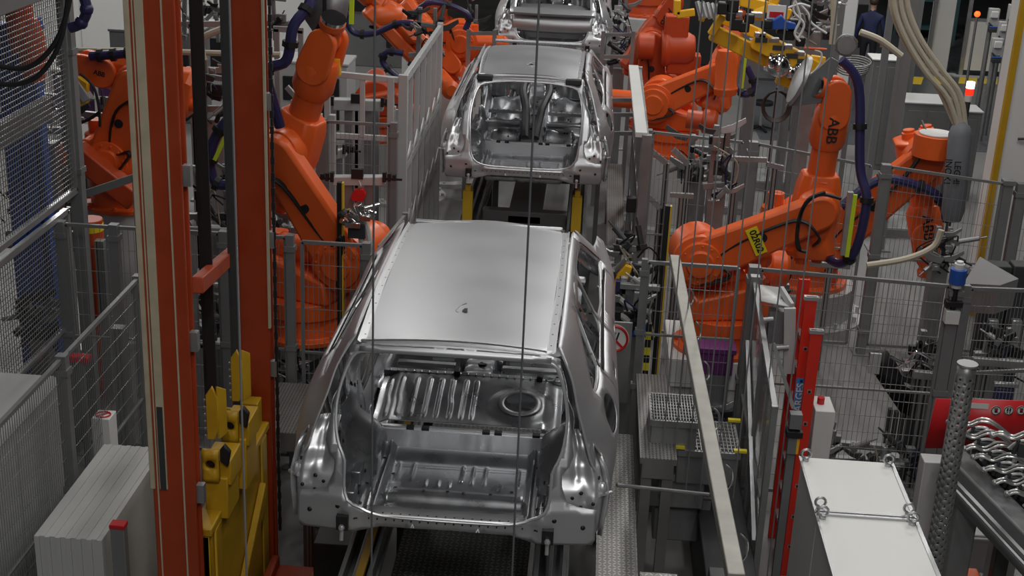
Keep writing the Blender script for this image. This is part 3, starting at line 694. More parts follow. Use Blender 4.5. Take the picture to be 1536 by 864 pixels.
for (za, zb) in ((3.16, 2.1),):
    f = MB(); xl = -2.05
    f.beam((xl, 14, za), (-1.3, 14, za - .03), .06, .06); f.beam((xl, 14, 2.5), (-1.3, 14, 2.5), .04, .06); f.beam((xl, 14, 2.5), (xl, 14, za), .06, .06, up=(0, 1, 0)); f.beam((-1.68, 14, 2.5), (-1.68, 14, za), .05, .05, up=(0, 1, 0)); f.beam((-1.38, 14, .5), (-1.38, 14, za), .07, .07, up=(0, 1, 0))
    for x in (-2.12, -1.98): f.beam((x, 13.9, .5), (x, 13.9, 2.75), .07, .07, up=(0, 1, 0))
    part(f, 'frame', WG, t, bevel=.005)
fence('mesh fence panel with the red tool behind the near car roof', (-2.04, 13.7), (-1.30, 13.7), .3, 2.72, .045, .22, (0, 1), .07)
bar_guard('leaning grey barred guard right of the second car body', 1.30, 13.8, 17.4, .3, 2.72, M['galv'], 5, False)
tr_ = MB(); tr_.beam((1.24, 13.8, 2.74), (1.22, 17.4, 2.74), .12, .05); one(tr_, 'guard_top_rail', M['white'], 'white top strip on the guard right of the second car', 'rail')
for k, (yy, zz) in enumerate(((13.85, 1.9), (13.9, 1.5))):
    b = MB(); b.box((1.14, yy - .05, zz), (1.24, yy + .05, zz + .16)); one(b, 'safety_switch', M['black'], ['black safety switch, upper one on the grey barred guard', 'black safety switch, lower one on the grey barred guard'][k], 'switch', 'safety switches', bevel=.01)
# leaning rail and polycarbonate guard, lower right
pT = AZ(1012, 388, 2.35); pB = AZ(1104, 870, 2.62)
t = thing('leaning_rail', 'thick weathered steel rail with hooks running down towards the viewer, right of near car', 'rail', (pB.x, pB.y, 0))
lb = MB(); lb.beam(pT, pB, .085, .07); part(lb, 'rail_beam', mat('weathered_steel', (.34, .33, .30), .5, .5, .25, 7), t, bevel=.006)
for k in range(6):
    s = .18 + .15 * k; q = pT.lerp(pB, s) + V((.055, 0, .02)); h = MB()
    h.tube([q + V((.0, 0, .03)), q + V((.03, -.01, .0)), q + V((.035, -.02, -.08)), q + V((.0, -.02, -.12)), q + V((-.01, 0, -.05))], .007, 6); part(h, 'hook', M['chrome'], t)
gp = MB(); gx = xat(1126, 403) + .02; gx2 = AZ(1206, 864, 2.25).x
t = thing('polycarbonate_guard', 'smoked see-through guard wall with aluminium posts left of the white cabinets', 'guard', (gx, 8, 0))
gp.prism([(9.25, .1), (11.1, .1), (11.1, 2.2), (9.25, 1.86)], (gx, 0, 0), (0, 1, 0), (0, 0, 1), .008); part(gp, 'panel_sheet', M['glass'], t)
for y, w, zt in ((9.25, .05, 1.88), (10.1, .05, 2.03), (11.05, .08, 2.25)):
    b = MB(); b.box((gx - w / 2, y - w / 2, 0), (gx + w / 2, y + w / 2, zt)); part(b, 'post', M['galv'], t, bevel=.004)
for z, zn in ((.1, .1), (1.15, 1.05), (2.2, 1.86)):
    b = MB(); b.beam((gx, 9.25, zn), (gx, 11.1, z), .04, .04); part(b, 'rail_beam', M['galv'], t)
b = MB(); b.beam((gx - .03, 10.9, 1.7), (gx - .03, 9.3, .7), .03, .05); part(b, 'brace', M['alu'], t)
bs = MB(); bs.box((gx - .40, 8.3, .0), (gx - .05, 10.9, .62)); bs.box((gx - .42, 8.28, .62), (gx - .04, 10.92, .65)); one(bs, 'cable_trough', M['dark'], 'dark closed cable trough along the foot of the smoked guard', 'trough', bevel=.01)
# ---------------------------------------------------------------- lift columns
def column(label, x1, y, w=.262, d=.12, strip=True):
    t = thing('lift_column', label, 'column', (x1 - w / 2, y, 0), 0, 'red lift columns')
    x0 = x1 - w; H = 10.0; c = MB()
    c.box((x0, y, 0), (x1, y + .022, H)); c.box((x0, y + d - .022, 0), (x1, y + d, H)); c.box((x0 + .01, y + .02, 0), (x0 + .03, y + d - .02, H)); c.box((x1 - .035, y + .02, 0), (x1 - .02, y + d - .02, H))
    part(c, 'column_beam', M['red'], t, bevel=.006)
    if strip:
        s = MB(); s.box((x0 - .012, y - .012, 2.0), (x0 + .018, y + .02, H)); s.box((x0 + .045, y - .010, 2.0), (x0 + .095, y, H)); part(s, 'guide_strip', M['cream'], t, bevel=.003)
        s = MB(); s.box((x0 + .052, y - .013, 2.0), (x0 + .088, y - .001, 2.55)); part(s, 'strip_wear', M['dark'], t)
        s = MB(); s.box((x0 + .03, y - .006, 0), (x0 + .038, y, H)); s.box((x1 - .075, y - .006, 0), (x1 - .066, y, H)); part(s, 'weld_line', M['cream'], t)
    bp = MB(); bp.box((x0 - .12, y - .12, 0), (x1 + .35, y + d + .12, .04))
    for a in (x0 - .06, x1 + .25): bp.cyl((a, y - .06, .04), (a, y - .06, .07), .02, n=6)
    part(bp, 'base_plate', M['red'], t)
    for k, z in enumerate((1.9, 2.9, 3.9)):
        b = MB(); b.box((x1 - .005, y + .03, z), (x1 + .04, y + .08, z + .12)); part(b, 'strike_plate', M['galv'], t)
    return t
cxa = AY(299, 864, 7.2).x
column('front red lift column with cream guide strip, nearest the viewer at left', cxa, 7.2)
cxb = AY(412, 864, 9.1).x
column('rear red lift column standing just left of the near car', cxb, 9.1, .29, .14, False)
cs = MB(); cs.box((cxb - .004, 9.09, 2.3), (cxb + .012, 9.12, 9.5)); one(cs, 'guide_rail', M['cream'], 'thin cream edge rail down the rear red column', 'rail')
ch = MB(); 
for k in range(150): ch.box((cxb + .03 - .004 * (k % 2), 9.14, .6 + .055 * k), (cxb + .047 + .004 * (k % 2), 9.16, .652 + .055 * k))
one(ch, 'lift_chain', M['black'], 'black roller chain hanging along the right side of the rear red column', 'chain')
# diagonal red braces
for k, (a, b) in enumerate((((300, 425), (345, 380)), ((420, 735), (470, 700)))):
    bm = MB()
    if k == 0: bm.beam(AY(296, 428, 7.34), AY(352, 378, 9.12), .07, .10)
    else: bm.box((cxb + .36, 8.0, 0), (cxb + .42, 8.95, .5)); bm.box((cxb + .05, 8.0, .35), (cxb + .36, 8.95, .42)); bm.box((cxb + .02, 8.0, 0), (cxb + .08, 8.95, .5))
    one(bm, 'red_brace', M['red'], ['red diagonal brace between the two red columns', 'red steel foot at the base of the rear column by the car'][k], 'brace', bevel=.008)
# black belts
for k, (px, yy, w) in enumerate(((306, 7.95, .075), (346, 8.6, .05))):
    p = AY(px, 300, yy); b = MB(); b.box((p.x - w / 2, yy - .008, 2.2 if k == 0 else 1.9), (p.x + w / 2, yy + .008, 9.6)); b.box((p.x - w / 2 - .004, yy - .014, 2.2), (p.x - w / 2 + .006, yy + .014, 9.6))
    one(b, 'lift_belt', M['black'] if k == 0 else M['dark'], ['wide black lift belt just right of the front red column', 'thin dark lift belt just left of the rear red column'][k], 'belt')
# yellow carriage
yx = AY(312, 700, 7.8).x; t = thing('lift_carriage', 'ochre yellow lift carriage hanging between the two red columns', 'lift carriage', (yx, 8.3, .4))
YL = M['yellow']; x0, x1 = cxa - .12, cxb - .03
b = MB(); b.box((x0, 7.55, 0.0), (x1, 9.05, 1.52)); b.box((x0 - .02, 7.5, 1.50), (x1 + .02, 9.08, 1.56)); b.box((x1, 7.6, .2), (x1 + .02, 7.75, 1.5)); b.box((x1, 8.85, .2), (x1 + .02, 9.0, 1.5)); part(b, 'frame_box', YL, t, bevel=.01)
b = MB(); b.prism([(0, 0), (1.1, .75), (1.1, .60), (0.1, -.05)], (x1 + .03, 7.7, .45), (0, 1, 0), (0, 0, 1), .05); part(b, 'side_brace', YL, t, bevel=.008)
b = MB(); b.box((x0, 7.505, .2), (x0 + .10, 7.56, 1.5)); b.box((x1 - .06, 7.505, .2), (x1, 7.56, 1.5)); b.box((x0, 7.505, 1.2), (x1, 7.56, 1.3)); part(b, 'front_rib', YL, t, bevel=.006)
for k, (lp, pp, yy) in enumerate((((316, 698), (317, 622), 7.72), ((345, 640), (354, 566), 8.12))):
    c = AY(lp[0], lp[1], yy); lug = MB(); lug.panel([(-.055, -.11), (.055, -.11), (.055, .11), (-.055, .11)], [circ(0, .01, .034, 16)], lambda a, q: V((c.x + a, yy, c.z + q)), .05); part(lug, 'belt_lug', YL, t, solid=.04)
    d = MB(); d.cyl(c + V((0, .025, .01)), c + V((0, .05, .01)), .033, n=16); part(d, 'lug_bore', M['black'], t)
    bx = MB(); bx.box((c.x - .055, yy + .04, c.z - .16), (c.x + .12, yy + .30, c.z + .02)); bx.box((c.x - .05, yy + .02, 1.5), (c.x + .1, yy + .3, c.z - .1)); part(bx, 'lug_block', YL, t, bevel=.008)
    q = AY(pp[0], pp[1], yy + .03); pl = MB(); pl.prism([(-.03, -.17), (.02, -.17), (.045, -.10), (.045, .12), (.01, .20), (-.03, .14)], q, (1, 0, 0), (0, 0, 1), .025); pl.prism([(0, -.17), (.10, -.17), (.10, .14), (0, .2)], q + V((.04, 0, 0)), (.3, 1, 0), (0, 0, 1), .015); part(pl, 'clamp_plate', YL, t, bevel=.004)
    bo = MB()
    for j in range(6): bo.cyl(q + V((-.035, -.016, -.14 + .05 * j)), q + V((-.035, -.03, -.14 + .05 * j)), .008, n=6)
    part(bo, 'bolt_row', M['galv'], t)
    bw = MB(); bw.prism([(0, 0), (.05, -.04), (.07, .07), (.03, .12), (0, .08)], c + V((.06, .02, .03)), (1, 0, 0), (0, 0, 1), .04); part(bw, 'roller', M['black'], t, bevel=.008)
b = MB(); b.box((x1 - .14, 8.9, 1.55), (x1 - .02, 9.03, 1.78)); b.prism([(0, 0), (.22, 0), (.22, .08), (.10, .2), (0, .2)], (x1 - .26, 8.85, 1.56), (1, 0, 0), (0, 0, 1), .03); part(b, 'corner_lug', YL, t, bevel=.006)
# ---------------------------------------------------------------- platforms, skids, rails under the line
def slab(name, x0, x1, y0, y1, z0, z1, m, label, cat='platform', group=None, legs=True):
    b = MB(); b.box((x0, y0, z1 - .05), (x1, y1, z1)); 
    if legs:
        for x in (x0 + .06, x1 - .06):
            for y in (y0 + .06, y1 - .06): b.box((x - .04, y - .04, z0), (x + .04, y + .04, z1 - .05))
        b.box((x0 + .02, y0, z1 - .17), (x1 - .02, y0 + .05, z1 - .05))
    return one(b, name, m, label, cat, group)
slab('tread_walkway', .93, 1.22, 7.6, 10.4, 0, 1.0, TREAD, 'long diamond plate walkway hugging the right side of the near car')
slab('tread_walkway', 1.24, 1.50, 7.6, 8.35, 0, .95, TREAD, 'diamond plate square beside the long walkway, bottom centre right')
slab('tread_walkway', 1.52, 2.0, 7.3, 8.2, 0, .92, TREAD, 'diamond plate piece under the leaning rail near the blue box')
slab('tread_walkway', -1.40, -1.0, 9.45, 10.2, 0, .95, TREAD, 'bright diamond plate piece peeking out left of the near car')
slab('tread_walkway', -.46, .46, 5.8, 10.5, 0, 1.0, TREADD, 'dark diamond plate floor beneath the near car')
slab('slotted_walkway', -.47, .43, 10.8, 14.8, 0, 1.1, node_mat('louvre_plate', (.45, .44, .41), (.08, .08, .08), 'perf', 14, .45, .5), 'louvred steel walkway between the first and second car')
slab('perforated_walkway', 1.24, 1.52, 9.4, 11.0, 0, 1.30, PERF, 'perforated steel walkway beside the near car door')
slab('perforated_walkway', -2.15, -1.35, 10.2, 11.2, 0, .9, PERF, 'perforated plate behind the rear red column')
slab('perforated_walkway', 1.0, 1.22, 14.5, 19.5, 0, .9, PERF, 'long dark grating walkway right of the second car')
def grating(label, x0, x1, y0, y1, z, n):
    t = thing('grating_step', label, 'step', ((x0 + x1) / 2, (y0 + y1) / 2, z - .04), 0, 'steel grating steps'); f = MB()
    for y in (y0, y1): f.beam((x0, y, z - .02), (x1, y, z - .02), .02, .05)
    for x in (x0, x1): f.beam((x, y0, z - .02), (x, y1, z - .02), .02, .05)
    part(f, 'frame', M['galv'], t); g = MB()
    for k in range(1, n): g.beam((lerp(x0, x1, k / n), y0, z), (lerp(x0, x1, k / n), y1, z), .006, .03)
    for k in range(1, 9): g.beam((x0, lerp(y0, y1, k / 9), z), (x1, lerp(y0, y1, k / 9), z), .006, .02)
    part(g, 'grid', M['galv'], t); return t
for k, (px, py, z, w, d) in enumerate(((1010, 612, 1.5, .36, .5), (1060, 655, 1.25, .48, .55), (1010, 700, 1.0, .5, .3))):
    p = AZ(px, py, z); grating(['grating step, highest of the three right of the near car', 'grating step with yellow corners under the leaning rail', 'grating step, lowest of the three, right of the near car'][k], p.x - w / 2, p.x + w / 2, p.y - d / 2, p.y + d / 2, z, 16)
    b = MB(); b.box((p.x - w / 2, p.y - d / 2 + .02, z - .3), (p.x + w / 2, p.y + d / 2, z - .05)); one(b, 'step_box', M['galv'], ['grey box support under the highest grating step', 'grey box support under the yellow cornered grating step', 'grey box support under the lowest grating step'][k], 'support', bevel=.01)
    if k == 1:
        for j, (sx, sy) in enumerate(((-1, -1), (1, -1), (-1, 1), (1, 1))):
            c = MB(); c.box((p.x + sx * w / 2 - .05, p.y + sy * d / 2 - .02, z + .02), (p.x + sx * w / 2 + .05, p.y + sy * d / 2 + .02, z + .04)); one(c, 'corner_mark', M['markyel'], ['yellow corner mark, near left of the grating step', 'yellow corner mark, near right of the grating step', 'yellow corner mark, far left of the grating step', 'yellow corner mark, far right of the grating step'][j], 'marking', 'yellow step marks')
p = AZ(1000, 735, .7); b = MB(); b.box((p.x - .1, p.y - .2, .35), (p.x + .35, p.y + .1, .75)); b.box((p.x - .12, p.y - .22, .75), (p.x + .37, p.y + .12, .78)); one(b, 'floor_box', M['grey'], 'closed grey steel box on the floor below the grating steps', 'box', bevel=.01)
p = AZ(1078, 852, 1.3); b = MB(); b.box((p.x - .06, p.y - .06, .92), (p.x + .06, p.y + .06, 1.27)); t = one(b, 'control_box', M['dark'], 'small dark control box with blue face at bottom edge', 'control box', bevel=.008)
b = MB(); b.box((-.04, -.066, .2), (.04, -.058, .33)); b.build('screen_face', M['blue'], t)
# skid rails
for k, (s, yy0, yy1) in enumerate(((-1, 5.6, 10.4), (1, 5.6, 10.4), (-1, 10.9, 18.5), (1, 10.9, 18.5), (-1, 18.8, 27), (1, 18.8, 27))):
    t = thing('skid_rail', ['left skid rail with yellow edge under the near car', 'right skid rail under the near car', 'left skid rail under the second car', 'right skid rail under the second car', 'left skid rail under the farthest car', 'right skid rail under the farthest car'][k], 'rail', (s * .62, yy0, 1.0), 0, 'skid rails')
    b = MB()
    for dx in (-.09, 0, .09): b.beam((s * .62 + dx, yy0, 1.25), (s * .62 + dx, yy1, 1.25), .03, .12)
    b.beam((s * .62, yy0, 1.17), (s * .62, yy1, 1.17), .24, .04); part(b, 'rail_beam', M['fgrey'], t, bevel=.004)
    if k == 0: b = MB(); b.beam((s * .62 + .035, yy0, 1.32), (s * .62 + .035, yy1, 1.32), .05, .03); part(b, 'edge_strip', M['yellow'], t)
    for yy in (yy0 + .5, yy1 - .5):
        b = MB(); b.box((s * .62 - .06, yy - .06, 0), (s * .62 + .06, yy + .06, 1.15)); part(b, 'leg', M['dark'], t)
SK = ['near', 'second', 'farthest']
for c, y0 in enumerate((6.97, 14.66, 22.6)):
    for j, (sx, yy) in enumerate(((-1, .25), (1, .25), (-1, 3.0), (1, 3.0))):
        b = MB(); b.box((sx * .62 - .055, y0 + yy - .05, 1.31), (sx * .62 + .055, y0 + yy + .05, 1.72)); b.box((sx * .62 - .03, y0 + yy - .03, 1.72), (sx * .62 + .03, y0 + yy + .03, 1.79))
        if c == 0 and j < 2: continue
        one(b, 'support_post', mat('post_yellow', (.62, .40, .02), .45, 0, .1), '%s yellow support post under the %s car' % (['rear left', 'rear right', 'front left', 'front right'][j], SK[c]), 'support post', 'yellow support posts')
# cross beams under the cars
for c, y0 in enumerate((6.97, 14.66)):
    if c == 0: continue
    b = MB(); b.box((-.12, y0 + 1.0, 0), (.12, y0 + 2.9, 1.15)); b.box((-.5, y0 + .9, 1.1), (.5, y0 + 1.05, 1.3)); b.box((-.5, y0 + 2.9, 1.1), (.5, y0 + 3.05, 1.3)); b.box((-.2, y0 + .9, 1.15), (.2, y0 + 3.0, 1.25)); one(b, 'lift_table', M['grey'], 'grey lifting frame beneath the %s car' % SK[c], 'frame', bevel=.01)
b = MB(); b.box((.95, 7.2, .7), (1.6, 7.55, .98)); one(b, 'walkway_edge', M['dark'], 'dark steel edge in front of the diamond plate walkway', 'beam')
# dark beam below left
b = MB(); b.box((-1.1, 7.3, .0), (-.80, 8.9, .62)); b.box((-1.1, 8.5, .62), (-.80, 8.9, .9)); one(b, 'dark_beam', M['dark'], 'dark steel beam under the left rear corner of near car', 'beam', bevel=.008)
# ---------------------------------------------------------------- left side boxes
b = MB(); b.box((-4.4, 7.1, 0), (-3.02, 8.95, 1.88)); t = one(b, 'control_cabinet', M['lgrey'], 'wide light grey cabinet behind the mesh fence at bottom left', 'cabinet', bevel=.012)
b = MB(); b.box((-.69, .65, .05), (-.665, -.9, 1.8)); b.box((.692, -.85, .1), (.70, .0, 1.78)); b.box((.692, .04, .1), (.70, .86, 1.78)); b.build('door', M['lgrey'], t)
t = thing('panel_stack', 'stack of upright white panels held by two grey posts at bottom left', 'panel stack', (-2.45, 8.2, 0))
b = MB(); n = 13
for k in range(n): x = -2.68 + .034 * k; b.box((x, 7.45 + .004 * (k % 2), .1), (x + .0325, 8.75, 1.45 + .004 * (k % 2)))
part(b, 'panel_sheets', mat('panel_white', (.50, .505, .49), .45, 0, .05), t)
for yy in (7.5, 8.6):
    b = MB(); b.box((-2.20, yy, 0), (-2.11, yy + .07, 1.52)); b.box((-2.205, yy - .004, 1.51), (-2.105, yy + .074, 1.54), 1); part(b, 'post', [M['fgrey'], M['sred']], t, bevel=.004)
b = MB(); b.box((-2.75, 7.4, 0), (-2.1, 8.8, .1)); part(b, 'base', M['dark'], t)
p = AY(157, 620, 9.3); b = MB(); b.box((p.x - .07, 9.2, p.z - .33), (p.x + .07, 9.36, p.z)); t = one(b, 'sign_box', M['white'], 'small white box with a red prohibition ring behind the fence at left', 'sign box', bevel=.006)
b = MB(); b.tube([(.0 + .055 * math.cos(a * .393), -.01 + .05 * math.sin(a * .393), .335) for a in range(16)], .006, 6, sm=1, closed=True); b.beam((-.035, -.045, .335), (.035, .03, .335), .01, .008); b.build('prohibition_ring', M['sred'], t)
# pillars behind near left fence
for k, (px, py, w) in enumerate(((178, 490, .10), (150, 360, .09))):
    p = AY(px, py, 10.4 + k * 2); b = MB(); b.box((p.x - w / 2, p.y - w / 2, 0), (p.x + w / 2, p.y + w / 2, p.z))
    for dx in (-.02, .02): b.box((p.x + dx - .004, p.y - w / 2 - .004, 0), (p.x + dx + .004, p.y - w / 2, p.z), 1)
    one(b, 'profile_post', [M['galv'], M['dark']], ['grooved aluminium post behind the low fence at left', 'grooved aluminium post behind the cross fence at left'][k], 'post')
# ================================================================ ROBOTS
def bone(c0, r0, c1, r1, n=10):
    """outline of the hull of two circles"""
    d = math.hypot(c1[0] - c0[0], c1[1] - c0[1]); a = math.atan2(c1[1] - c0[1], c1[0] - c0[0]); b = math.acos(max(-1, min(1, (r0 - r1) / d))); P = []
    for k in range(n + 1): t = a + b + (2 * math.pi - 2 * b) * k / n; P.append((c0[0] + r0 * math.cos(t), c0[1] + r0 * math.sin(t)))
    for k in range(n + 1): t = a - b + 2 * b * k / n; P.append((c1[0] + r1 * math.cos(t), c1[1] + r1 * math.sin(t)))
    return P
def robot(label, base, S, E, W, tool=None, k=1., m=None, hose=None, lower=True, fore=True, tag_txt=None, bz=0., nh=None, hexp=True, abb=True, ped=None, face=-1, rear=1., abbs=.13):
    m = m or M['orange']; base, S, E, W = V(base), V(S), V(E), V(W)
    t = thing('industrial_robot', label, 'robot', base, 0, 'orange industrial robots')
    n = nh and V(nh).normalized() or (E - S).cross(W - E).normalized()
    if n.y * face < 0: n = -n            # faces the viewer
    g = MB()
    # foot and first axis ring
    if ped:
        q = MB(); q.rev((base.x, base.y, bz), (base.x, base.y, base.z), [(0, ped * 1.25), (.04, ped * 1.25), (.05, ped), (1, ped)], 28)
        for j in range(12): a = j * math.pi / 6; q.cyl((base.x + ped * 1.14 * math.cos(a), base.y + ped * 1.14 * math.sin(a), bz), (base.x + ped * 1.14 * math.cos(a), base.y + ped * 1.14 * math.sin(a), bz + .09), .025, n=6)
        part(q, 'pedestal', M['lgrey'], t)
    g.rev(base, base + V((0, 0, .34 * k)), [(0, .42), (.12, .42), (.13, .34), (.55, .32), (.6, .36), (1, .36)][:] and [(a, b * k) for a, b in [(0, .42), (.12, .42), (.13, .34), (.55, .32), (.6, .36), (1, .36)]], 24)
    for j in range(8): a = j * math.pi / 4; c = base + V((.38 * k * math.cos(a), .38 * k * math.sin(a), .04)); g.cyl(c, c + V((0, 0, .04)), .022 * k, n=6)
    part(g, 'base', m, t, bevel=.006)
    # turret: two stepped cheeks around the second axis
    u = V((S.x - base.x, S.y - base.y, 0)); u = u.normalized() if u.length > .02 else V((1, 0, 0)); up = V((0, 0, 1)); nn = V((n.x, n.y, 0)).normalized()
    if abs(u.dot(nn)) > .3: u = up.cross(nn); u = u if u.dot(V((E.x - S.x, E.y - S.y, 0))) > 0 else -u
    T = MB(); b0 = base + V((0, 0, .34 * k)); c1 = ((S - b0).dot(u), (S - b0).z)
    T.prism(bone((0, .12 * k), .30 * k, c1, .25 * k), b0 - nn * .17 * k, u, up, .30 * k)
    T.prism([(-.42 * k, 0), (.34 * k, 0), (.30 * k, .20 * k), (-.30 * k, .34 * k), (-.42 * k, .25 * k)], b0 - nn * .02 * k, u, up, .52 * k)
    part(T, 'turret', m, t, bevel=.025 * k)
    T = MB(); c = S - nn * .32 * k; T.rev(c, c - nn * .34 * k, [(0, .17 * k), (.1, .15 * k), (.75, .14 * k), (.8, .11 * k), (1, .10 * k)], 20); part(T, 'shoulder_motor', m, t)
    T = MB(); c = b0 - u * .30 * k - nn * .1 * k; T.rev(c, c + V((0, 0, .45 * k)), [(0, .12 * k), (.7, .12 * k), (.75, .08 * k), (1, .08 * k)], 16); part(T, 'base_motor', M['dark'] if k < 0 else m, t)
    if lower:
        off = nn * .10 * k; ax = (E - S).normalized(); ay = nn.cross(ax); L = (E - S).length
        Lm = MB(); Lm.prism(bone((0, 0), .21 * k, (L, 0), .155 * k, 14), S + off, ax, ay, .17 * k)
        lo = part(Lm, 'lower_arm', m, t, bevel=.03 * k)
        D = MB(); D.rev(S + off, S + off + nn * .16 * k, [(0, .25 * k), (.45, .25 * k), (.5, .20 * k), (.8, .20 * k), (.85, .13 * k), (1, .12 * k)], 28)
        for j in range(12): a = j * math.pi / 6; c = S + off + nn * .12 * k + ax * (.17 * k * math.cos(a)) + ay * (.17 * k * math.sin(a)); D.cyl(c, c + nn * .018 * k, .012 * k, n=6)
        part(D, 'shoulder_joint', m, t, bevel=.004)
        hcap = MB(); c = S + off + ax * L * .52 + nn * .082 * k; hcap.cyl(c, c + nn * .012, .042 * k, n=14); part(hcap, 'access_cap', M['black'], lo)
        for j in (.42, .60):
            hb = MB(); c = S + off + ax * L * j + nn * .082 * k + ay * .05 * k; hb.cyl(c, c + nn * .012, .018 * k, n=8); part(hb, 'screw_plug', m, lo)
        # balancing cylinder behind
        C = MB(); c0 = S - nn * .02 * k - u * .62 * k + V((0, 0, -.02)); C.cyl(c0, S - nn * .02 * k + u * .15 * k, .115 * k, n=18); C.rev(c0 - u * .06 * k, c0, [(0, .07 * k), (1, .125 * k)], 18); part(C, 'balancing_cylinder', m, t)
    if fore:
        fx = (W - E).normalized(); L = (W - E).length
        H = MB(); H.rev(E + nn * .10 * k, E - nn * .30 * k, [(0, .17 * k), (.15, .19 * k), (.5, .19 * k), (.85, .17 * k), (1, .12 * k)], 24)
        for j in range(10): a = j * math.pi / 5; c = E + nn * .105 * k + fx * (.13 * k * math.cos(a)) + nn.cross(fx) * (.13 * k * math.sin(a)); H.cyl(c, c + nn * .015 * k, .012 * k, n=6)
        part(H, 'elbow_joint', m, t, bevel=.008)
        side = nn.cross(fx); o2 = -nn * .18 * k
        Hb = MB(); Hb.loft([[E + o2 + fx * (tt * k) + nn * (a * w * k) + side * (b * h * k) for a, b in ((-1, -.6), (-.6, -1), (.6, -1), (1, -.6), (1, .6), (.6, 1), (-.6, 1), (-1, .6))] for tt, w, h in ((-.50 * rear, .18, .20), (-.44 * rear, .20, .23), (-.30 * rear, .17, .20), (-.05, .18, .21), (.16, .18, .19), (.28, .15, .16))])
        part(Hb, 'elbow_housing', m, t, bevel=.015 * k)
        for j, (a, b) in enumerate(((.08, .07), (-.08, .07), (.0, -.09))):
            q = MB(); c = E + o2 - fx * .48 * k * rear + nn * a * k + side * b * k; q.rev(c, c - fx * .09 * k, [(0, .065 * k), (.7, .065 * k), (.75, .05 * k), (1, .05 * k)], 14); part(q, 'wrist_motor', m, t)
        A = MB(); Ls = L / k; A.rev(E + o2 + fx * .2 * k, W + o2 * .5 - fx * .14 * k, [(0, .165 * k), (.07, .165 * k), (.10, .125 * k), (.46, .12 * k), (.48, .14 * k), (.58, .165 * k), (.92, .155 * k), (1, .13 * k)], 24)
        fo = part(A, 'forearm', m, t, 30)if False else part(A, 'forearm', m, t)
        wc = W + o2 * .5; Fk = MB()
        for s2 in (1, -1):
            Fk.prism(bone((-.20 * k, 0), .135 * k, (0, 0), .118 * k, 10), wc + nn * (s2 * .105 * k), fx, side, .065 * k)
        part(Fk, 'wrist_fork', m, t, bevel=.012 * k)
        wr = MB(); wr.cyl(wc + nn * .075 * k, wc - nn * .075 * k, .085 * k, n=18); td = (V(tool) - wc).normalized() if tool else fx
        wr.rev(wc, wc + td * .24 * k, [(0, .085 * k), (.6, .08 * k), (.65, .10 * k), (.85, .10 * k)], 18); part(wr, 'wrist', m, t)
        fl_ = MB(); fl_.cyl(wc + td * .205 * k, wc + td * .235 * k, .095 * k, n=18); part(fl_, 'tool_flange', M['chrome'], t)
        if abb:
            vv = nn if nn.y < 0 else -nn; R3 = frame3(fx if fx.z < 0 else -fx, vv.cross(fx if fx.z < 0 else -fx)); tt_ = .2 * k + .74 * (L - .34 * k); pp = E + o2 * (1 - .5 * tt_ / L) + fx * tt_ + vv * .172 * k
            text('ABB', abbs * k, t, M['black'], pp - base, R3, 'robot_lettering', .002)
        lbl = MB(); c = E + o2 + nn * .195 * k - fx * .18 * k; lbl.beam(c, c + side * .05 * k, .06 * k, .004, up=nn); part(lbl, 'warning_label', mat('label_yellow', (.8, .62, .02), .5), t)
    if hose:
        for hp in (hose if isinstance(hose[0][0], (tuple, list, V)) else [hose]):
            r = .042 * k; hs = MB(); hs.tube(hp, r, 10); ho = part(hs, 'dress_hose', M['navy'], t)
            P = smooth([V(p) for p in hp], 6); cl = MB()
            for j in (len(P) // 4, len(P) // 2, 3 * len(P) // 4):
                d = (P[j + 1] - P[j]).normalized(); cl.cyl(P[j] - d * .025, P[j] + d * .025, r * 1.45, n=10)
            part(cl, 'hose_clamp', M['black'], ho)
    if hexp and lower and fore:
        cb = MB()
        for j in range(3):
            o3 = nn * (.14 + .02 * j) * k; cb.tube([S + o3 * 1.2 + V((0, 0, -.2 * k)), S + o3 * 1.6 + ax * .2 * k - ay * .2 * k, S + o3 + ax * L * .2, E - ax * .25 * k + o3 * 1.3 + ay * .05, E + o3 * 1.5 - fx * .2 * k, E - fx * .35 * k + o3 * .2], .011 * k, 6)
        part(cb, 'cable_set', M['black'], t)
    return t
def P_(px, py, y): return AY(px, py, y)
# near right robot 02R02
S, E, W = P_(1048, 385, 12), P_(1228, 312, 12), P_(1256, 140, 12)
ra = robot('nearest right robot with long arm carrying yellow 02R02 plate', (2.02, 12.05, 1.18), S, E, W, tool=P_(1190, 120, 11.9), k=1.0,
   hose=[P_(1262, 90, 12), P_(1288, 130, 12), P_(1290, 250, 11.9), P_(1300, 300, 11.8), P_(1285, 370, 11.8), P_(1262, 395, 11.9), P_(1238, 385, 12.1)])
o = MB(); ax = (E - S).normalized(); nn = (E - S).cross(W - E).normalized(); nn = nn if nn.y < 0 else -nn; c = P_(1124, 336, 11.86); c = S + nn * .205 + ax * (c - S).dot(ax) + nn.cross(ax) * -.0
ay_ = nn.cross(ax); o.beam(c - ay_ * .13, c + ay_ * .13, .11, .006, up=nn); part(o, 'number_plate', mat('plate_yellow', (.85, .72, .02), .4), ra)
text('02R02', .085, ra, M['black'], c + nn * .006 - V(ra.location), frame3(-ay_ * (1 if ay_.z > 0 else -1), nn.cross(-ay_ * (1 if ay_.z > 0 else -1))), 'plate_lettering', .002)
lm = MB(); a, b = P_(1283, 292, 11.75), P_(1270, 385, 11.75); lm.beam(a, b, .035, .03, up=(0, 1, 0)); part(lm, 'lime_strip', M['lime'], ra)
lm = MB(); a, b = P_(1276, 288, 11.78), P_(1264, 382, 11.78); lm.beam(a, b, .05, .05, up=(0, 1, 0)); part(lm, 'hose_guide', M['alu'], ra)
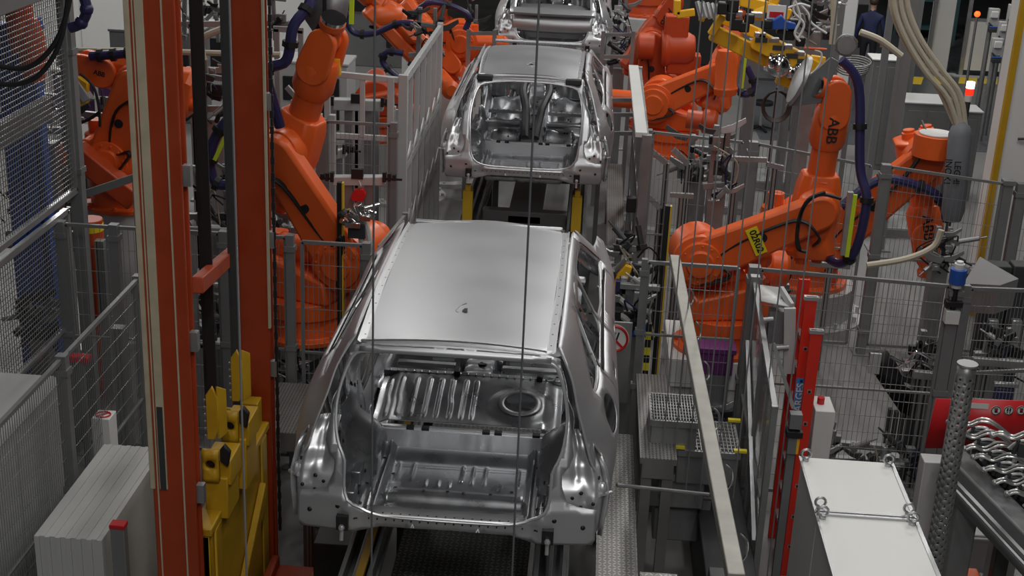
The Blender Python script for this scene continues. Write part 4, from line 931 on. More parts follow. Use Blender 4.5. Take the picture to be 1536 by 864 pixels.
# black loop cables on its elbow
cb = MB()
for pts in ([(1238, 288), (1212, 300), (1198, 330), (1196, 370), (1210, 378)], [(1262, 298), (1230, 292), (1206, 310), (1196, 350), (1200, 376)]):
    cb.tube([P_(x, y, 11.55) for x, y in pts], .016, 7)
part(cb, 'elbow_cable', M['black'], ra)
pd = MB(); pd.box((1.62, 11.7, 0), (2.42, 12.6, .9)); pd.box((1.56, 11.65, .9), (2.48, 12.65, 1.18)); one(pd, 'robot_pedestal', M['white'], 'white block pedestal under the robot marked 02R02', 'pedestal', bevel=.012)
# second right robot behind
rc = robot('second right robot on round grey floor ring, forearm hanging down behind fence', P_(1200, 420, 16.3), P_(1225, 368, 16.2), P_(1385, 238, 16.1), P_(1393, 385, 16.1), k=1.35, rear=.3, hose=[[P_(1262, 310, 15.6), P_(1320, 270, 15.6), P_(1380, 280, 15.6), P_(1412, 300, 15.6), P_(1420, 330, 15.7)]], ped=.66, bz=0, m=M['orange'])
oc = P_(1400, 234, 15.75); q = MB(); q.cyl(oc, oc + V((0, 0, .26)), .25, n=24); q.cyl(oc + V((0, 0, .26)), oc + V((0, 0, .28)), .20, n=24, mi=1); part(q, 'axis_housing', [M['orange'], M['white']], rc, bevel=.006)
# centre right robots
rd = robot('robot right of the second car with large shoulder disc', P_(1004, 228, 19.7), P_(984, 152, 19.5), P_(1082, 108, 19.5), P_(1100, 40, 19.7), k=1.12, abb=False, hose=[P_(1120, 100, 19.2), P_(1132, 130, 19.2), P_(1118, 142, 19.2), P_(1105, 130, 19.3)], ped=.5)
q = MB(); a = P_(1030, 178, 18.7); q.rev(a, a + V((.42, -.05, -.02)), [(0, .13), (.5, .13), (.55, .17), (.9, .17), (1, .13)], 20); part(q, 'drive_motor', M['dorange'], rd, bevel=.006)
q = MB(); a = P_(1090, 75, 18.8); q.rev(a, P_(1088, 142, 18.8), [(0, .12), (.2, .15), (.8, .15), (.85, .17), (1, .15)], 20); part(q, 'drive_motor', M['orange'], rd, bevel=.006)
q = MB(); q.beam(P_(1119, 72, 18.8), P_(1112, 132, 18.8), .05, .05, up=(0, 1, 0)); part(q, 'lime_strip', M['lime'], rd)
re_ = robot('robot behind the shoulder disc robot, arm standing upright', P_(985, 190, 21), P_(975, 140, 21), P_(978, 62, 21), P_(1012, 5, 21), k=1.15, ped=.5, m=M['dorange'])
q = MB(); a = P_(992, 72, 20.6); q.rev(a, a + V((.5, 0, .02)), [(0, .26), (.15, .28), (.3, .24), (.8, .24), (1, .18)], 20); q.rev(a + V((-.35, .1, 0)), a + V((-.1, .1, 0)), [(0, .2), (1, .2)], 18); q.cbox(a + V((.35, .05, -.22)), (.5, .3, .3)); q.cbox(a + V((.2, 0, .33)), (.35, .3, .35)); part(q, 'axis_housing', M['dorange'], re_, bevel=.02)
# left main robot
la = robot('large left robot arm folded over the fence beside the near car', (-1.95, 12.35, .95), P_(522, 385, 12.2), P_(424, 225, 12.1), P_(484, 66, 12), k=1.18, abb=False, tool=P_(500, 30, 12), nh=(-.25, -1, 0),
   hose=[[P_(420, 190, 11.9), P_(400, 110, 11.8), P_(430, 90, 11.8), P_(440, 40, 11.8), P_(462, 10, 11.9), P_(470, -20, 12)], [P_(395, 120, 12.2), P_(330, 195, 12.2), P_(315, 240, 12.2), P_(325, 275, 12.2), P_(355, 275, 12.2)]])
q = MB()
for (a, b) in (((350, 180), (322, 240)),): q.beam(P_(*a, 12.05), P_(*b, 12.05), .035, .03, up=(0, 1, 0))
part(q, 'lime_strip', M['lime'], la)
pd = MB(); pd.box((-2.4, 12.0, 0), (-1.5, 12.8, .95)); one(pd, 'robot_pedestal', M['grey'], 'grey block pedestal under the large left robot', 'pedestal', bevel=.012)
# upper left robots
lb = robot('upper left robot reaching down over the white guard, black cable bundle on arm', P_(610, 190, 20.2), P_(660, 118, 19.9), P_(572, 25, 19.7), P_(520, -30, 19.7), k=1.1, abb=False, hose=[[P_(640, 40, 19.3), P_(600, 35, 19.3), P_(560, 50, 19.3), P_(530, 48, 19.3), P_(518, 20, 19.3), P_(515, -20, 19.3)], [P_(600, 118, 19.3), P_(575, 95, 19.3), P_(580, 78, 19.3), P_(605, 80, 19.3)]], ped=.5)
robot('robot behind the upper left robot with horizontal forearm beside third car', P_(676, 120, 21.4), P_(690, 62, 21.2), P_(632, 45, 21.2), P_(680, 98, 20.9), k=1.1, abb=False, nh=(.1, -1, 0), m=M['orange'], ped=.5, hose=[P_(600, 60, 20.7), P_(640, 5, 20.5), P_(700, 20, 20.5), P_(698, 45, 20.5)])
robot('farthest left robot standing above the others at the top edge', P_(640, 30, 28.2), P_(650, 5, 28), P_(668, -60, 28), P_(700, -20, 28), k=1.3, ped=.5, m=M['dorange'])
q = MB()
a = P_(528, -5, 18.8); b_ = P_(527, 36, 18.8); q.beam(a, b_, .06, .05, up=(0, 1, 0)); part(q, 'lime_strip', M['lime'], lb)
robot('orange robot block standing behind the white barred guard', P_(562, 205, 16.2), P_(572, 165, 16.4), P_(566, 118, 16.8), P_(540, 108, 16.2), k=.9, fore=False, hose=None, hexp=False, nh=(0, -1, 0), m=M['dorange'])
# far left robots
ld = robot('left robot behind the tall guard with forearm pointing left', P_(192, 305, 14.3), P_(172, 235, 14.1), P_(205, 125, 14), P_(122, 100, 14), k=1.15, abbs=.06, hose=[P_(210, 78, 13.9), P_(170, 82, 13.9), P_(135, 84, 13.9)], ped=.45)
q = MB(); q.beam(P_(112, 225, 13.7), P_(205, 300, 13.7), .22, .24, up=(0, -1, 0)); part(q, 'parallel_link', M['dorange'], ld, bevel=.02)
# far right top
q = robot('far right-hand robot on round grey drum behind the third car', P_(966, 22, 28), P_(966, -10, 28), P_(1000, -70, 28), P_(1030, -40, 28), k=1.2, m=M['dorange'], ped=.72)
car2 = make_car('second bare metal car body shell in the line, with antenna ring on its roof', 14.66, 'coupe')
car3 = make_car('farthest bare metal car body shell, with spoiler panel, at the top edge', 22.6, 'sedan')
# ================================================================ hanging cables
k = 0
CN = ['thin steel cable crossing the left part of the near car roof', 'thin steel cable crossing the right part of the near car roof']
for px0, y in ((560, 5.6), (790, 5.6)):
    p = AY(px0, 400, y); b = MB(); b.cyl((p.x, y, .0), (p.x, y, 9.5), .0048, n=8); one(b, 'hanging_cable', M['cable'], CN[k], 'cable', 'thin hanging cables'); k += 1
WN = ['leftmost', 'second from left', 'third from left', 'fourth from left', 'fifth from left', 'sixth from left', 'seventh from left', 'eighth from left', 'ninth from left', 'tenth from left']
for k, px0 in enumerate((1036, 1056, 1080, 1104, 1128, 1160, 1196, 1232, 350, 1400)):
    p = AY(px0, 200, 9.6 if px0 > 500 else 6.5)
    if px0 == 1400: continue
    b = MB(); b.cyl((p.x, p.y, 0 if k > 5 else .9), (p.x, p.y, 9.5), .006, n=6)
    lab = 'thin hanging wire in front of the right robots, %s of eight' % WN[k] if px0 > 500 else 'thin steel cable in front of the yellow lift carriage'
    one(b, 'hanging_cable', M['gwire'], lab, 'cable', 'thin hanging cables')
# black loop cables at top left
for k, pts in enumerate(([(-20, 95), (30, 103), (60, 90), (85, 60), (100, 20), (108, -20)], [(-20, 122), (20, 127), (55, 115), (80, 85), (95, 45), (104, -20)])):
    b = MB(); b.tube([AY(x, y, 8.2) for x, y in pts], .016, 8); one(b, 'loop_cable', M['rubber'], ['upper of two black cables looping across the tall guard', 'lower of two black cables looping across the tall guard'][k], 'cable', 'black loop cables')
b = MB(); b2 = [(105, 42), (120, 36), (130, 18), (126, -4), (118, -20)]; b.tube([AY(x, y, 11.5) for x, y in b2], .045, 10)
for x, y in ((122, 34), (130, 14)): b.sphere(AY(x, y, 11.5), .06, 10)
one(b, 'navy_hose', M['navy'], 'dark navy corrugated hose bend at the top left before the white wall', 'hose')
# beige pipe across the back left
b = MB(); b.tube([AY(x, y, 15.5) for x, y in ((100, 75), (200, 76), (300, 79), (420, 82))], .035, 8, sm=4); one(b, 'cream_pipe', M['beige'], 'cream pipe running level behind the red columns', 'pipe')
b = MB(); b.tube([AY(x, y, 15.2) for x, y in ((305, 90), (302, 62), (312, 52), (335, 42), (345, 28))], .04, 8); one(b, 'cream_pipe', M['beige'], 'bent cream pipe rising between the two red columns', 'pipe')
# beige hose bundle right
hoses = [[(1340, -20), (1344, 20), (1362, 65), (1390, 110), (1420, 145), (1437, 190)], [(1350, -20), (1354, 20), (1372, 62), (1400, 105), (1430, 142), (1442, 190)], [(1358, -20), (1364, 18), (1382, 60), (1412, 104), (1440, 142), (1448, 190)], [(1345, -20), (1350, 40), (1378, 90), (1408, 132), (1432, 160), (1446, 190)], [(1336, -20), (1338, 12), (1352, 52), (1376, 92), (1405, 128), (1432, 185)]]
for k, pts in enumerate(hoses):
    b = MB(); b.tube([AY(x, y, 15.35 + .02 * k) for x, y in pts], .030, 8); one(b, 'beige_hose', M['beige'], 'beige hose in the thick bundle at upper right, %s' % ['left middle strand', 'centre strand', 'rightmost strand', 'crossing strand', 'leftmost strand'][k], 'hose', 'beige hose bundle')
a, c = AY(1441, 190, 15.35), AY(1428, 330, 15.35); b = MB(); b.rev(a + V((0, 0, .05)), c, [(0, .04), (.04, .10), (.12, .13), (.9, .13), (1, .10)], 16); t = one(b, 'hose_sleeve', M['hoseg'], 'dark grey padded sleeve around the beige hose ends', 'hose sleeve')
dv = (c - a).normalized(); vv = V((-.25, -1, 0)).normalized()
text('LEGHI', .10, t, M['black'], (a.lerp(c, .5) + vv * .146 + V((.0, 0, .05))) - V(t.location), frame3(dv, vv.cross(dv)), 'sleeve_lettering', .001)
text('INOX1', .10, t, M['black'], (a.lerp(c, .5) + vv * .140 + V((-.10, 0, .05))) - V(t.location), frame3(dv, vv.cross(dv)), 'sleeve_lettering', .001)
for k, pts in enumerate(([(1250, -20), (1251, 30), (1248, 66)], [(1290, 48), (1320, 60), (1352, 84)], [(1412, 345), (1400, 370), (1360, 388), (1300, 398)])):
    b = MB(); b.tube([AY(x, y, (15, 14.5, 13.6)[k]) for x, y in pts], .035, 8); one(b, 'beige_hose', M['beige'], ['single beige hose dropping beside the white far column', 'beige hose running right from the round tool by the man', 'beige hose curving on floor behind the mesh fence'][k], 'hose')
# ================================================================ right side: cabinets, ladder, sign
t0 = AZ(1200, 685, 1.9); t1 = AZ(1335, 690, 1.9); cx0, cx1, cy1 = t0.x, t1.x, t0.y
ym = AZ(1224, 770, 1.9).y
for k, (ya, yb) in enumerate(((ym + .008, cy1), (ym - 1.35, ym - .008))):
    t = thing('white_cabinet', ['white cabinet beside the guard, farther one with eye bolts', 'white cabinet beside the guard, nearer one cut by bottom edge'][k], 'cabinet', ((cx0 + cx1) / 2, (ya + yb) / 2, 0), 0, 'white cabinets')
    b = MB(); b.box((cx0 + .01, ya, 0), (cx1 - .01, yb, 1.87)); part(b, 'body', M['lgrey'], t, bevel=.006)
    b = MB(); b.box((cx0, ya, 1.86), (cx1, yb, 1.9)); part(b, 'top_panel', mat('cab_white', (.78, .785, .76), .42, 0, .03, 2), t, bevel=.008)
    b = MB(); b.box((cx1 - .012, ya, 1.895), (cx1 + .012, yb, 1.91)); b.box((cx0 - .008, ya, 1.895), (cx0 + .006, yb, 1.905)); b.box((cx0, ya if k == 0 else yb - .02, 1.9), (cx1, ya + .02 if k == 0 else yb, 1.915)); part(b, 'edge_trim', M['alu'], t)
    for j, (xx, yy) in enumerate(((cx0 + .03, ya + .05), (cx1 - .03, ya + .05), (cx1 - .03, yb - .05), (cx0 + .03, yb - .05))):
        if k == 1 and j < 2: continue
        b = MB(); b.cyl((xx, yy, 1.9), (xx, yy, 1.915), .022, n=10); b.tube([(xx + .032 * math.cos(a * .52), yy + .0, 1.95 + .032 * math.sin(a * .52)) for a in range(12)], .009, 6, sm=1, closed=True); part(b, 'eye_bolt', M['alu'], t)
# ladder
def ladder(label, px, y, ztop, zbot, dep, lbl):
    p = AY(px, 560, y); t = thing('ladder', label, 'ladder', (p.x, y, zbot), 0, 'red ladder sections')
    for yy in (y, y + dep):
        b = MB(); b.box((p.x - .045, yy - .012, zbot), (p.x + .045, yy + .012, ztop)); b.box((p.x - .045, yy, zbot), (p.x - .037, yy + .03, ztop)); b.box((p.x + .037, yy, zbot), (p.x + .045, yy + .03, ztop)); part(b, 'stile', mat('ladder_red', (.72, .03, .015), .4), t, bevel=.003)
    nz = int((ztop - zbot) / .28)
    for k in range(1, nz):
        z = zbot + .28 * k; b = MB(); b.box((p.x - .016, y - .016, z - .016), (p.x + .016, y + dep, z + .016)); b.box((p.x - .010, y - .02, z - .010), (p.x + .010, y - .015, z + .010), 1); part(b, 'rung', [M['alu'], M['black']], t)
    b = MB(); b.box((p.x - .055, y - .02, ztop - .03), (p.x + .055, y + .03, ztop)); part(b, 'top_bracket', M['alu'], t)
    return t, p
l1, p1_ = ladder('left section of the red ladder, with blue label', 1203, 10.2, 2.40, .0, .40, True)
l2, p2_ = ladder('right section of the red ladder, shorter at the top', 1217, 10.0, 2.20, .0, .40, False)
bb = MB(); z = AY(1196, 600, 10.2).z; bb.box((p1_.x - .04, 10.183, z - .17), (p1_.x + .035, 10.187, z + .2)); part(bb, 'blue_label', mat('label_blue', (.05, .25, .62), .4), l1)
text('LARGES', .085, l1, M['white'], V((p1_.x, 10.181, z + .01)) - V(l1.location), frame3((0, 0, 1), (-1, 0, 0)), 'label_lettering', .001)
# chute by ladder
t = thing('chute', 'tilted white sheet chute with grey side plates above the ladder', 'chute', (2.2, 10.5, 1.5))
b = MB(); pts = [AY(1140, 428, 10.9), AY(1170, 432, 10.6), AY(1192, 462, 10.3), AY(1142, 452, 10.4)]; b.add(pts, [(0, 1, 2, 3)]); part(b, 'sheet', M['white'], t, solid=.012)
b = MB(); b.beam(AY(1172, 434, 10.55), AY(1188, 460, 10.3), .03, .06); b.beam(AY(1185, 462, 10.25), AY(1183, 560, 10.25), .09, .03, up=(0, 1, 0)); part(b, 'side_plate', M['lgrey'], t, bevel=.003)
b = MB(); b.box(tuple(AY(1150, 515, 10.4)), tuple(AY(1178, 462, 10.5))); part(b, 'back_plate', M['grey'], t)
b = MB(); b.cyl(AY(1145, 480, 10.2), AY(1160, 479, 10.2), .02, n=10); b.cyl(AY(1158, 523, 10.2), AY(1183, 521, 10.2), .022, n=10); part(b, 'pin', M['galv'], t)
b = MB(); b.beam(AY(1160, 515, 10.1), AY(1190, 612, 10.0), .03, .03, up=(0, 1, 0)); one(b, 'strut', M['alu'], 'white slanted strut running down to the lock beside ladder', 'strut')
b = MB(); c = AY(1193, 630, 9.4); b.cbox(c, (.09, .08, .12)); b.cbox(c + V((0, -.01, -.10)), (.12, .1, .05), 1); b.cbox(c + V((0, 0, -.2)), (.08, .07, .14)); b.cbox(c + V((.035, -.037, -.2)), (.02, .004, .13), 2); b.box((c.x - .03, c.y, 0), (c.x + .03, c.y + .04, c.z - .25))
one(b, 'gate_lock', [M['grey'], M['black'], M['byellow']], 'grey gate lock with yellow strip at the foot of the slanted strut', 'lock', bevel=.006)
c = AY(1236, 622, 10.2); b = MB(); b.box((c.x - .07, 10.2, c.z - .5), (c.x + .09, 10.5, c.z + .03)); zj = c.z; t = one(b, 'junction_box', M['white'], 'white junction box with red button behind the white cabinets', 'box', bevel=.008)
b = MB(); b.box((-.04, 0, -zj + .5), (.04, .06, 0)); b.build('stand', M['fgrey'], t)
b = MB(); b.cyl((-.02, .0, .53), (-.02, .0, .585), .03, n=12); b.build('red_button', M['sred'], t)
# red sign
t = thing('safety_sign', 'red safety sign board with round white pictograms at right edge', 'sign', (3.6, 9.2, 1.2)); ysn = 9.2
A, B2, C2, D2 = AY(1404, 598, ysn), AY(1620, 603, ysn), AY(1620, 672, ysn), AY(1387, 672, ysn)
b = MB(); b.add([A, B2, C2, D2], [(0, 3, 2, 1)]); part(b, 'board', M['sred'], t, solid=.01)
a = AY(1468, 609, ysn - .01); b = MB(); b.box((a.x - .10, ysn - .012, a.z - .02), (a.x + .07, ysn - .008, a.z + .02)); part(b, 'white_plate', M['white'], t)
for k, (px, kind) in enumerate(((1494, 'hand'), (1513, 'feet'), (1532, 'hand'), (1551, 'feet'))):
    c = AY(px, 615.5, ysn - .012); b = MB(); b.cyl(c, c + V((0, -.004, 0)), .036, n=24, mi=0)
    b.tube([c + V((.032 * math.cos(j * .3142), -.005, .032 * math.sin(j * .3142))) for j in range(20)], .003, 5, mi=1, sm=1, closed=True)
    if kind == 'hand':
        b.cbox(c + V((0, -.005, -.006)), (.02, .003, .02), 1)
        for j in range(4): b.cbox(c + V((-.0085 + .0055 * j, -.005, .011)), (.004, .003, .016), 1)
        b.beam(c + V((-.022, -.006, .022)), c + V((.022, -.006, -.022)), .004, .003, mi=2, up=(0, 1, 0))
    else:
        for s in (-1, 1): b.cbox(c + V((s * .009, -.005, .006)), (.011, .003, .026), 1); b.cbox(c + V((s * .009, -.005, -.016)), (.008, .003, .008), 1)
    part(b, 'pictogram', [M['white'], M['black'], M['sred']], t)
# perforated post
a, c = AY(1452, 548, 8.2), AY(1398, 800, 8.2); b = MB(); xm = (a.x + c.x) / 2; b.cyl((xm + .02, 8.2, a.z), (xm + .02, 8.2, .0), .062, n=20); o = b.build('perforated_post', PERFA, None)
xs = xm + .02
bpy.data.objects.remove(o); b = MB(); b.panel([(0, 0), (2 * math.pi * .062, 0), (2 * math.pi * .062, a.z), (0, a.z)], [circ(.0165 + .0325 * (i % 12), .03 + .055 * (i // 12) + .027 * (i % 2), .0085, 6) for i in range(12 * int(a.z / .055 - 1))], lambda u, w: V((xs + .062 * math.cos(u / .062), 8.2 + .062 * math.sin(u / .062), w)), .06)
one(b, 'perforated_post', M['galv'], 'round perforated steel post in front of the red sign', 'post', solid=.004)
b = MB(); b.cyl((xs, 8.2, a.z), (xs, 8.2, a.z + .015), .066, n=20); one(b, 'post_cap', M['galv'], 'round cap on top of the perforated post', 'cap')
# row of curved clamps (silver) at lower right
def curved_clamp(label, c, sc=1., rz=0.):
    t = thing('curved_clamp', label, 'clamp', c, rz, 'silver curved clamps')
    for s in (-1, 1):
        b = MB(); b.tube([(-.26 * sc, s * .025 * sc, .02 * sc), (-.2 * sc, s * .025 * sc, .05 * sc), (-.1 * sc, s * .03 * sc, .03 * sc), (0, s * .035 * sc, .09 * sc), (.1 * sc, s * .03 * sc, .08 * sc), (.2 * sc, s * .025 * sc, .02 * sc), (.28 * sc, s * .02 * sc, -.03 * sc)], .012 * sc, 8); b.build('clamp_arm', M['clampm'], t)
    b = MB(); b.tube([(-.12 * sc, 0, -.08 * sc), (-.05 * sc, 0, .0), (.05 * sc, 0, .02 * sc), (.14 * sc, 0, -.04 * sc)], .016 * sc, 8); b.sphere((-.27 * sc, 0, .02 * sc), .026 * sc, 10); b.build('clamp_link', M['alu'], t)
    b = MB(); b.cbox((0, 0, -.06 * sc), (.10 * sc, .09 * sc, .13 * sc)); b.cyl((-.08 * sc, 0, -.12 * sc), (-.05 * sc, 0, .02 * sc), .022 * sc, n=8); b.build('clamp_body', M['dark'], t, bevel=.006)
    return t
CL = [(1470, 644), (1478, 662), (1494, 680), (1508, 697), (1524, 714), (1540, 731), (1538, 664), (1560, 750)]
WH = ['topmost, beside perforated post', 'second down the row', 'third down the row', 'fourth down the row', 'fifth down the row', 'sixth down the row', 'crossing the red sign', 'lowest at the right edge']
for k, (px, py) in enumerate(CL):
    c = AY(px, py, 8.9 - .07 * k); curved_clamp('silver curved clamp, %s' % WH[k], c, .8, -.25 + .1 * (k % 3))
b = MB(); a = AY(1440, 655, 9.0); c = AY(1640, 860, 7.9)
b.beam(a + V((.15, 0, -.14)), c + V((.15, 0, -.14)), .14, .10); b.box((a.x + .3, a.y - .3, 0), (a.x + .4, a.y - .2, a.z - .3)); one(b, 'clamp_rail', M['dark'], 'dark slanted carrier rail under the row of silver clamps', 'rail', bevel=.01)
b = MB(); b.beam(AY(1425, 700, 9.0), AY(1600, 880, 7.9), .18, .28); q_ = AY(1450, 725, 8.85); b.box((q_.x - .06, q_.y - .08, 0), (q_.x + .1, q_.y + .08, q_.z)); one(b, 'machine_bed', M['grey'], 'long grey machine bed slanting down to the right corner', 'machine', bevel=.015)
b = MB(); b.beam(AY(1418, 708, 8.8), AY(1590, 890, 7.7), .03, .03); b.beam(AY(1412, 713, 8.75), AY(1580, 895, 7.65), .02, .02); one(b, 'slide_rail', M['alu'], 'bright double slide rail along the edge of the machine bed', 'rail')
b = MB(); c = AZ(1440, 800, .5); b.box((c.x - .25, c.y - .1, .2), (c.x + .25, c.y + .15, .55)); b.box((c.x - .28, c.y - .12, .5), (c.x + .28, c.y + .2, .53)); one(b, 'floor_pedestal', M['lgrey'], 'light grey foot block on the floor below the perforated post', 'block', bevel=.01)
b = MB(); c = AY(1405, 690, 9.3); b.box((c.x - .10, 9.25, 0), (c.x + .06, 9.4, c.z)); one(b, 'sign_post', M['lgrey'], 'pale grey panel under the left end of red sign', 'panel', bevel=.006)
b = MB(); c = AZ(1425, 860, .8); b.box((c.x, c.y - .15, .0), (c.x + .22, c.y + .1, .8)); one(b, 'orange_crate', M['orange'], 'small orange crate at the bottom edge beside white cabinets', 'crate', bevel=.01)
# dark comb fixture with aluminium profiles
t = thing('weld_fixture', 'dark comb shaped weld fixture on floor behind the wide fence panel', 'fixture', AZ(1360, 680, .3)); yf = 11.9
b = MB(); prof = [(1305, 530), (1330, 525), (1345, 545), (1362, 590), (1372, 650), (1420, 690), (1395, 640), (1380, 590), (1345, 600), (1318, 570), (1303, 548)]
b.add([AY(x, y, yf) for x, y in prof], [tuple(range(len(prof)))]); part(b, 'comb_plate', M['black'], t, solid=.05)
b = MB()
for k in range(9):
    a = AY(1335 + k * 9, 620 + 4 * k, yf - .05); b.box((a.x - .018, a.y - .03, a.z - .35 + .02 * k), (a.x + .018, a.y + .03, a.z + .05))
part(b, 'comb_teeth', M['dark'], t)
b = MB(); a = AY(1312, 545, yf - .08); b.cbox(a, (.10, .03, .2)); part(b, 'label_plate', M['lgrey'], t)
b = MB(); a = AY(1385, 560, yf); b.box((a.x - .08, yf - .06, 0), (a.x + .08, yf + .08, a.z)); part(b, 'stand', PERFA, t)
for k, (pts) in enumerate(([(1335, 535), (1360, 545), (1375, 528), (1400, 540), (1425, 545)], [(1345, 552), (1370, 540), (1392, 548), (1410, 560)])):
    b = MB(); b.tube([AY(x, y, yf - .1) for x, y in pts], .016, 8); part(b, 'curved_arm', M['chrome'], t)
for k, (p, q) in enumerate((((1370, 561), (1445, 561)), ((1458, 541), (1620, 541)))):
    b = MB(); a, c = AY(*p, 11.7), AY(*q, 11.7); b.beam(a, V((c.x, c.y, a.z - .02)), .05, .07); b.box((a.x + .1, 11.7, 0), (a.x + .16, 11.76, a.z)); o = one(b, 'perforated_profile', PERFA, ['short perforated aluminium profile behind the fence post at right', 'long perforated aluminium profile at right edge above red sign'][k], 'profile', bevel=.003)
b = MB(); b.beam(AY(1440, 560, 11.6), AY(1620, 552, 11.6), .03, .03); one(b, 'tie_rod', M['galv'], 'thin round bar below the long perforated profile', 'bar')
b = MB(); c = AY(1505, 590, 11.6); b.cbox(c, (.16, .12, .14)); b.cbox(c + V((0, -.03, .1)), (.22, .05, .04), 1); one(b, 'valve_block', [M['navy'], M['alu']], 'navy valve block hanging below the perforated profile', 'valve', bevel=.006)
# dark upright machine behind right panel
for k, (px, py, w) in enumerate(((1490, 470, .22), (1440, 480, .14), (1525, 470, .2))):
    c = AY(px, py, 13.2); b = MB(); b.box((c.x - w / 2, 13.2, 0), (c.x + w / 2, 13.4, c.z + .5)); b.box((c.x - w / 2 - .03, 13.15, c.z - .5), (c.x + w / 2 + .03, 13.2, c.z - .38), 1); b.box((c.x - .05, 13.12, c.z - .4), (c.x + .05, 13.2, c.z - .05), 2)
    one(b, 'machine_column', [M['dark'], M['black'], M['alu']], ['tall dark machine column with pale cylinder behind right fence', 'dark machine column nearest the blue capped post', 'dark machine column at the right edge behind the fence'][k], 'machine', bevel=.01)
b = MB(); c = AY(1440, 395, 11.2); b.cyl(c + V((0, 0, -.22)), c, .045, n=14, mi=1); b.cyl(c, c + V((0, 0, .02)), .03, n=12, mi=1); b.cyl(c + V((0, 0, -.5)), c + V((0, 0, -.22)), .025, n=10, mi=2); b.cyl(c + V((0, 0, -.18)), c + V((0, 0, -.05)), .07, n=16, mi=0); b.cbox(c + V((0, 0, -.36)), (.14, .1, .05), 2); b.cbox(c + V((0, 0, -.48)), (.12, .1, .12), 1)
one(b, 'safety_lamp', [M['blue'], M['white'], M['black']], 'blue capped safety unit on top of the tall grey fence post', 'safety unit', bevel=.004)
b = MB(); q4 = [AY(1470, 385, 12.6), AY(1528, 418, 12.2), AY(1500, 428, 12.2), AY(1445, 425, 12.6)]; b.add(q4 + [p + V((0, .03, -.3)) for p in q4], [(0, 1, 2, 3), (0, 4, 5, 1), (3, 2, 6, 7), (2, 1, 5, 6)]); one(b, 'sheet_hood', M['galv'], 'folded sheet metal hood with black inside near right edge', 'hood')
# machine panels behind fence
# ================================================================ upper right
for k, (px, py, y, w, lab) in enumerate(((1264, 100, 27.0, .30, 'white square column just left of the man'), (1524, 290, 16.5, .55, 'thick white column at the right edge with ochre edge strip'), (1413, 60, 33.0, .45, 'white column beyond the aisle at upper right'))):
    c = AY(px, py, y); b = MB(); b.box((c.x - w / 2, y, 0), (c.x + w / 2, y + w, 11)); t = one(b, 'hall_column', M['white'], lab, 'column', 'white hall columns', bevel=.02)
    if k == 1: b = MB(); b.box((-w / 2 - .05, -w / 2 - .03, 0), (-w / 2 + .02, -w / 2 + .05, 11)); b.build('edge_strip', M['yellow'], t); b = MB(); b.tube([(-.1, -w / 2 - .03, 2.3), (.1, -w / 2 - .05, 2.35), (.25, -w / 2 - .03, 2.6), (.4, -.2, 2.75)], .015, 6); b.build('wall_cable', M['black'], t)
# grey upright posts
for k, (px, py, y, w, zt) in enumerate(((1340, 200, 19.0, .16, 9), (1372, 60, 24.0, .12, 9), (1195, 190, 20.5, .16, 2.6), (1120, 190, 20.8, .18, 2.6), (1245, 150, 21, .10, 4.5), (1180, 150, 21.5, .14, 3.2), (1325, 100, 22, .1, 6.0))):
    c = AY(px, py, y); b = MB(); b.box((c.x - w / 2, y - w / 2, 0), (c.x + w / 2, y + w / 2, zt))
    b.box((c.x - w / 2 + .03, y - w / 2 - .005, 0), (c.x - w / 2 + .045, y - w / 2, zt)); b.box((c.x - w, y - w, 0), (c.x + w, y + w, .02))
    one(b, 'steel_post', M['fgrey'], ['thick dark steel upright right of the man', 'dark steel upright behind the beige hose bundle', 'grey steel post with foot plate below the yellow gripper', 'grey double post behind the shoulder disc robot motors', 'thin grey post right of the yellow gripper tip', 'thin grey post below the yellow gripper centre', 'thin grey upright behind the grey cabinets'][k], 'post')
# grey cabinets behind hose bundle
for k, (px, py, w, d, h) in enumerate(((1378, 205, .75, .7, 1.6), (1438, 205, .5, .5, 1.45), (1318, 165, .5, .5, 1.9))):
    c = AZ(px, py, 1.0); b = MB(); b.box((c.x - w / 2, c.y - d / 2, 0), (c.x + w / 2, c.y + d / 2, h)); b.box((c.x - w / 2 - .02, c.y - d / 2 - .02, h), (c.x + w / 2 + .02, c.y + d / 2 + .02, h + .03), 1)
    t = one(b, 'grey_cabinet', [M['grey'], M['white'] if k == 2 else M['lgrey']], ['grey machine cabinet left of the hose bundle, behind the robots', 'grey machine cabinet under the hose bundle', 'tall grey cabinet with white top standing before the man'][k], 'cabinet', 'grey machine cabinets', bevel=.01)
    b = MB(); b.box((-w / 2 + .06, -d / 2 - .012, .1), (-.01, -d / 2, h - .1)); b.box((.01, -d / 2 - .012, .1), (w / 2 - .06, -d / 2, h - .1)); b.build('door', M['grey'], t, bevel=.004)
# stack light
c = AY(1452, 152, 18.5); t = thing('stack_light', 'stack light with glowing white and red segments above the robots', 'signal lamp', c)
b = MB(); b.cyl(c, c - V((0, 0, c.z)), .035, n=10); part(b, 'pole', M['dark'], t)
for k, (m_) in enumerate((M['white'], mat('lamp_red', (.8, .03, .01), .4, emit=1.2), mat('lamp_white', (.85, .95, 1), .4, emit=3.5))):
    b = MB(); b.cyl(c + V((0, 0, .09 * k)), c + V((0, 0, .085 + .09 * k)), .055, n=14); part(b, 'lamp_segment', m_, t)
b = MB(); lp = AY(1466, 21, 31); b.sphere(lp, .07, 8, mi=0); b.cyl((lp.x, lp.y, 0), lp - V((0, 0, .05)), .03, n=6, mi=1); one(b, 'signal_lamp', [mat('lamp_orange', (1, .12, .02), .4, emit=2.0), M['fgrey']], 'small glowing orange lamp on post beyond the aisle', 'signal lamp')
